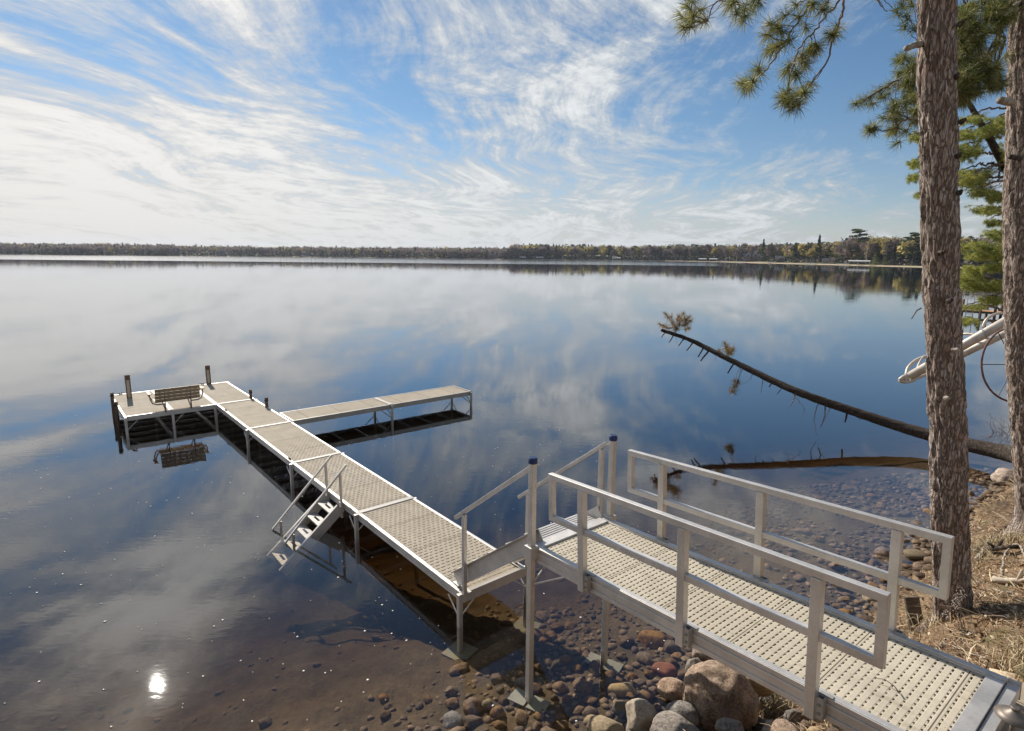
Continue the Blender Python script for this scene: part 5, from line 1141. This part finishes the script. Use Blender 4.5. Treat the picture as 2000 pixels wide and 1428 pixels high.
tw = MB(); q = GO + GA * 3.05 + GB * .42; tw.tube([(0, 0, 0), (.05, -.03, .012), (.075, -.09, .012), (.07, -.15, .008)], [.002, .003, .004, .005], 6); o = tw.build('twig', TWIG, None, True); o.location = q; tag(o, 'small curled dry twig lying on the gangway decking', 'twig')
# leafless bush by the second trunk
bu = empty('bare_bush', tuple(gpt(1970, 860)), 0, 'leafless bush of fine grey twigs beside the fallen pine at the right', 'bush'); bo = Vector(bu.location)
f = MB(); 
for k in range(46):
    e = V(random.gauss(1950, 20), random.uniform(805, 880), PX(bo)[2] + random.uniform(-.6, .6)) - bo; a0 = Vector((random.uniform(-.3, .3), random.uniform(-.3, .3), 0)); m_ = (a0 + e) / 2 + Vector(rn.normal(0, .08, 3)); f.tube([a0, m_, e], [.006, .004, .002], 4)
f.build('stems', TWIG, bu)
# dried flower stalks at the foot of the nearest trunk
WF = simple('dried white flowers', (.55, .48, .40), (.75, .68, .6), 30, .8, bs=0)
fl = empty('dried_flowers', tuple(gpt(1868, 1222)), 0, 'dried stalks with tiny white flower heads against the foot of the nearest trunk', 'plant'); fo_ = Vector(fl.location); dfl = PX(fo_)[2]
f = MB(); g = MB()
for (x, y) in ((1870, 1158), (1878, 1153), (1866, 1170), (1881, 1163), (1860, 1182), (1868, 1190), (1872, 1181), (1848, 1196), (1842, 1201), (1850, 1207), (1864, 1176), (1874, 1168)):
    e = V(x, y, dfl - .12) - fo_; a0 = Vector((random.uniform(-.04, .04), -.1, 0)); f.tube([a0, (a0 + e) / 2 + Vector(rn.normal(0, .015, 3)), e], [.003, .002, .0015], 4)
    for k in range(7): c0 = e + Vector(rn.normal(0, .014, 3)); g.tube([c0, c0 + Vector((0, 0, .004)), c0 + Vector((0, 0, .008))], [.002, .005, .002], 5)
f.build('stalks', TWIG, fl); g.build('flower_heads', WF, fl)

# ------------------------------------------------------------------ litter, dead grass, floating specks
def blades(P, L_, w, r, up, name, m, curve=.3):
    """loose blades: P (n,3) roots"""
    n = len(P); d = rdir(n, r); d[:, 2] = np.abs(d[:, 2]) * up; d /= np.linalg.norm(d, axis=1, keepdims=True); l = L_ * r.uniform(.4, 1.2, (n, 1)); s_ = np.cross(d, rdir(n, r)); s_ /= np.linalg.norm(s_, axis=1, keepdims=True) + 1e-6; s_ *= w / 2
    mid = P + d * l * .5 + np.array([0, 0, 1]) * curve * l * .15 + rdir(n, r) * l * .08; end = P + d * l; end[:, 2] -= curve * l[:, 0] * .2
    vs_ = np.stack([P - s_, P + s_, mid + s_, mid - s_, end + s_ * .4, end - s_ * .4], 1).reshape(-1, 3); b0 = np.arange(n)[:, None] * 6
    o = mesh_obj(name, np_mesh(name, vs_, np.concatenate([b0 + np.array([[0, 1, 2, 3]]), b0 + np.array([[3, 2, 4, 5]])], 0)), m); tag(o, kind='stuff'); return o
def litter_mat(name, cols):
    m, t, b = mat(name); ri = t.new('ShaderNodeNewGeometry').outputs['Random Per Island']; t.put(b.inputs['Base Color'], t.ramp(ri, [(.05 + .9 * k / (len(cols) - 1), c) for k, c in enumerate(cols)])); b.inputs['Roughness'].default_value = .8; return m
M_LIT = litter_mat('pine litter', [(.10, .05, .025), (.26, .14, .07), (.44, .28, .15), (.58, .44, .28), (.68, .58, .42)])
M_DRY = litter_mat('dead grass blades', [(.30, .22, .12), (.48, .38, .22), (.62, .52, .34)])
M_GRS = litter_mat('fresh grass blades', [(.10, .14, .03), (.22, .26, .07), (.34, .36, .12)])
r = np.random.default_rng(3)
def scatter(n, x0, x1, y0, y1, dmin, dmax, fn=None):
    P = np.column_stack([r.uniform(x0, x1, n), r.uniform(y0, y1, n)]); d = sdist(P[:, 0], P[:, 1]); k = (d > dmin) & (d < dmax)
    if fn is not None: k &= r.uniform(0, 1, n) < fn(P[:, 0], P[:, 1])
    P = P[k]; return np.column_stack([P, ground(P[:, 0], P[:, 1]) + .004])
def scatter_px(n, x0, x1, y0, y1, dmin=.15):
    """dense cover only where the ground shows large"""
    out_ = []; 
    P = np.column_stack([r.uniform(1.0, 9.5, n), r.uniform(2.2, 12, n)]); d = sdist(P[:, 0], P[:, 1]); P = P[d > dmin]; z = ground(P[:, 0], P[:, 1]); D_ = P[:, 1] * cos(PITCH) + (HC - z) * sin(PITCH); k = r.uniform(0, 1, len(P)) < np.clip(4.2 / D_, 0, 1) ** 2; return np.column_stack([P, z + .004])[k]
o = blades(scatter_px(230000, 0, 0, 0, 0, .12), .10, .0052, r, .22, 'pine_litter', M_LIT)
o = blades(scatter_px(34000, 0, 0, 0, 0, .25), .055, .022, r, .5, 'dead_leaves', M_LIT, .8)
o = blades(scatter(2600, 1, 10, 2, 12, .2, 4), .34, .012, r, .16, 'small_sticks', M_DRY, .4)
o = blades(scatter(26000, 1, 11, 2, 13, .2, 4, lambda x, y: np.clip(wob(x, y, 2.6, 5) * 1.6 - .5, 0, 1)), .14, .004, r, 1.4, 'dead_grass', M_DRY, 1.0)
o = blades(scatter(16000, 1, 11, 2, 13, .5, 4, lambda x, y: np.clip(wob(x, y, 2.1, 9) * 1.5 - .75, 0, 1)), .06, .005, r, 2.0, 'green_grass', M_GRS, .6)
def tuft_at(px, py, n, L_, sp, label=None):
    q = gpt(px, py); P = np.column_stack([r.normal(q.x, sp, n), r.normal(q.y, sp, n), np.zeros(n)]); P[:, 2] = ground(P[:, 0], P[:, 1]); return P
P = np.vstack([tuft_at(*a) for a in ((1440, 1380, 160, 0, .06), (1470, 1355, 160, 0, .08), (1495, 1330, 200, 0, .10), (1520, 1350, 240, 0, .12), (1545, 1370, 160, 0, .1), (1500, 1400, 160, 0, .1), (1575, 1385, 160, 0, .12), (1455, 1410, 120, 0, .08), (1800, 1230, 140, 0, .10), (1925, 1075, 260, 0, .15), (1960, 1065, 240, 0, .15), (1905, 1110, 160, 0, .12), (1990, 1290, 140, 0, .08), (1935, 1420, 60, 0, .05))])
o = blades(P, .26, .005, r, 1.5, 'dry_reeds', M_DRY, 1.6)
SPK = simple('floating pollen specks', (.7, .68, .62), (.85, .83, .78), 3, .6, bs=0)
n = 900; P = np.column_stack([r.uniform(-13, 2.5, n), r.uniform(3.6, 20, n)]); k = (sdist(P[:, 0], P[:, 1]) < -.3) & (r.uniform(0, 1, n) < np.clip(8 / P[:, 1], .2, 1)); P = P[k]
c = np.column_stack([P, np.full(len(P), .003)]); sz = .006 + .012 * r.uniform(0, 1, (len(P), 1)) ** 3; u = np.zeros_like(c); v = np.zeros_like(c); u[:, 0] = sz[:, 0]; v[:, 1] = sz[:, 0]; u[:, 1] = sz[:, 0] * r.uniform(-.6, .6, len(P))
vs_, fs_ = quads(c, u * .7, v * .7); vt = vs_ + np.array([0, 0, .004]); nn = len(vs_)
b0 = np.arange(len(c))[:, None] * 4; sides = np.concatenate([np.stack([b0[:, 0] + i, b0[:, 0] + (i + 1) % 4, b0[:, 0] + (i + 1) % 4 + nn, b0[:, 0] + i + nn], 1) for i in range(4)])
tag(mesh_obj('floating_specks', np_mesh('floating_specks', np.vstack([vs_, vt]), np.vstack([fs_[:, ::-1], fs_ + nn, sides])), SPK), kind='stuff')
# ------------------------------------------------------------------ the air over the lake
hz_ = MB(); hz_.box(-2700, 2700, -900, 2700, -33, 60); m, t, b = mat('thin haze'); t.n.remove(b)
pv = t.new('ShaderNodeVolumePrincipled'); pv.inputs['Color'].default_value = (.72, .82, 1, 1); pv.inputs['Density'].default_value = .00009; pv.inputs['Anisotropy'].default_value = .3
t.l.new(pv.outputs[0], t.n['Material Output'].inputs['Volume']); tag(hz_.build('haze', m), kind='stuff')
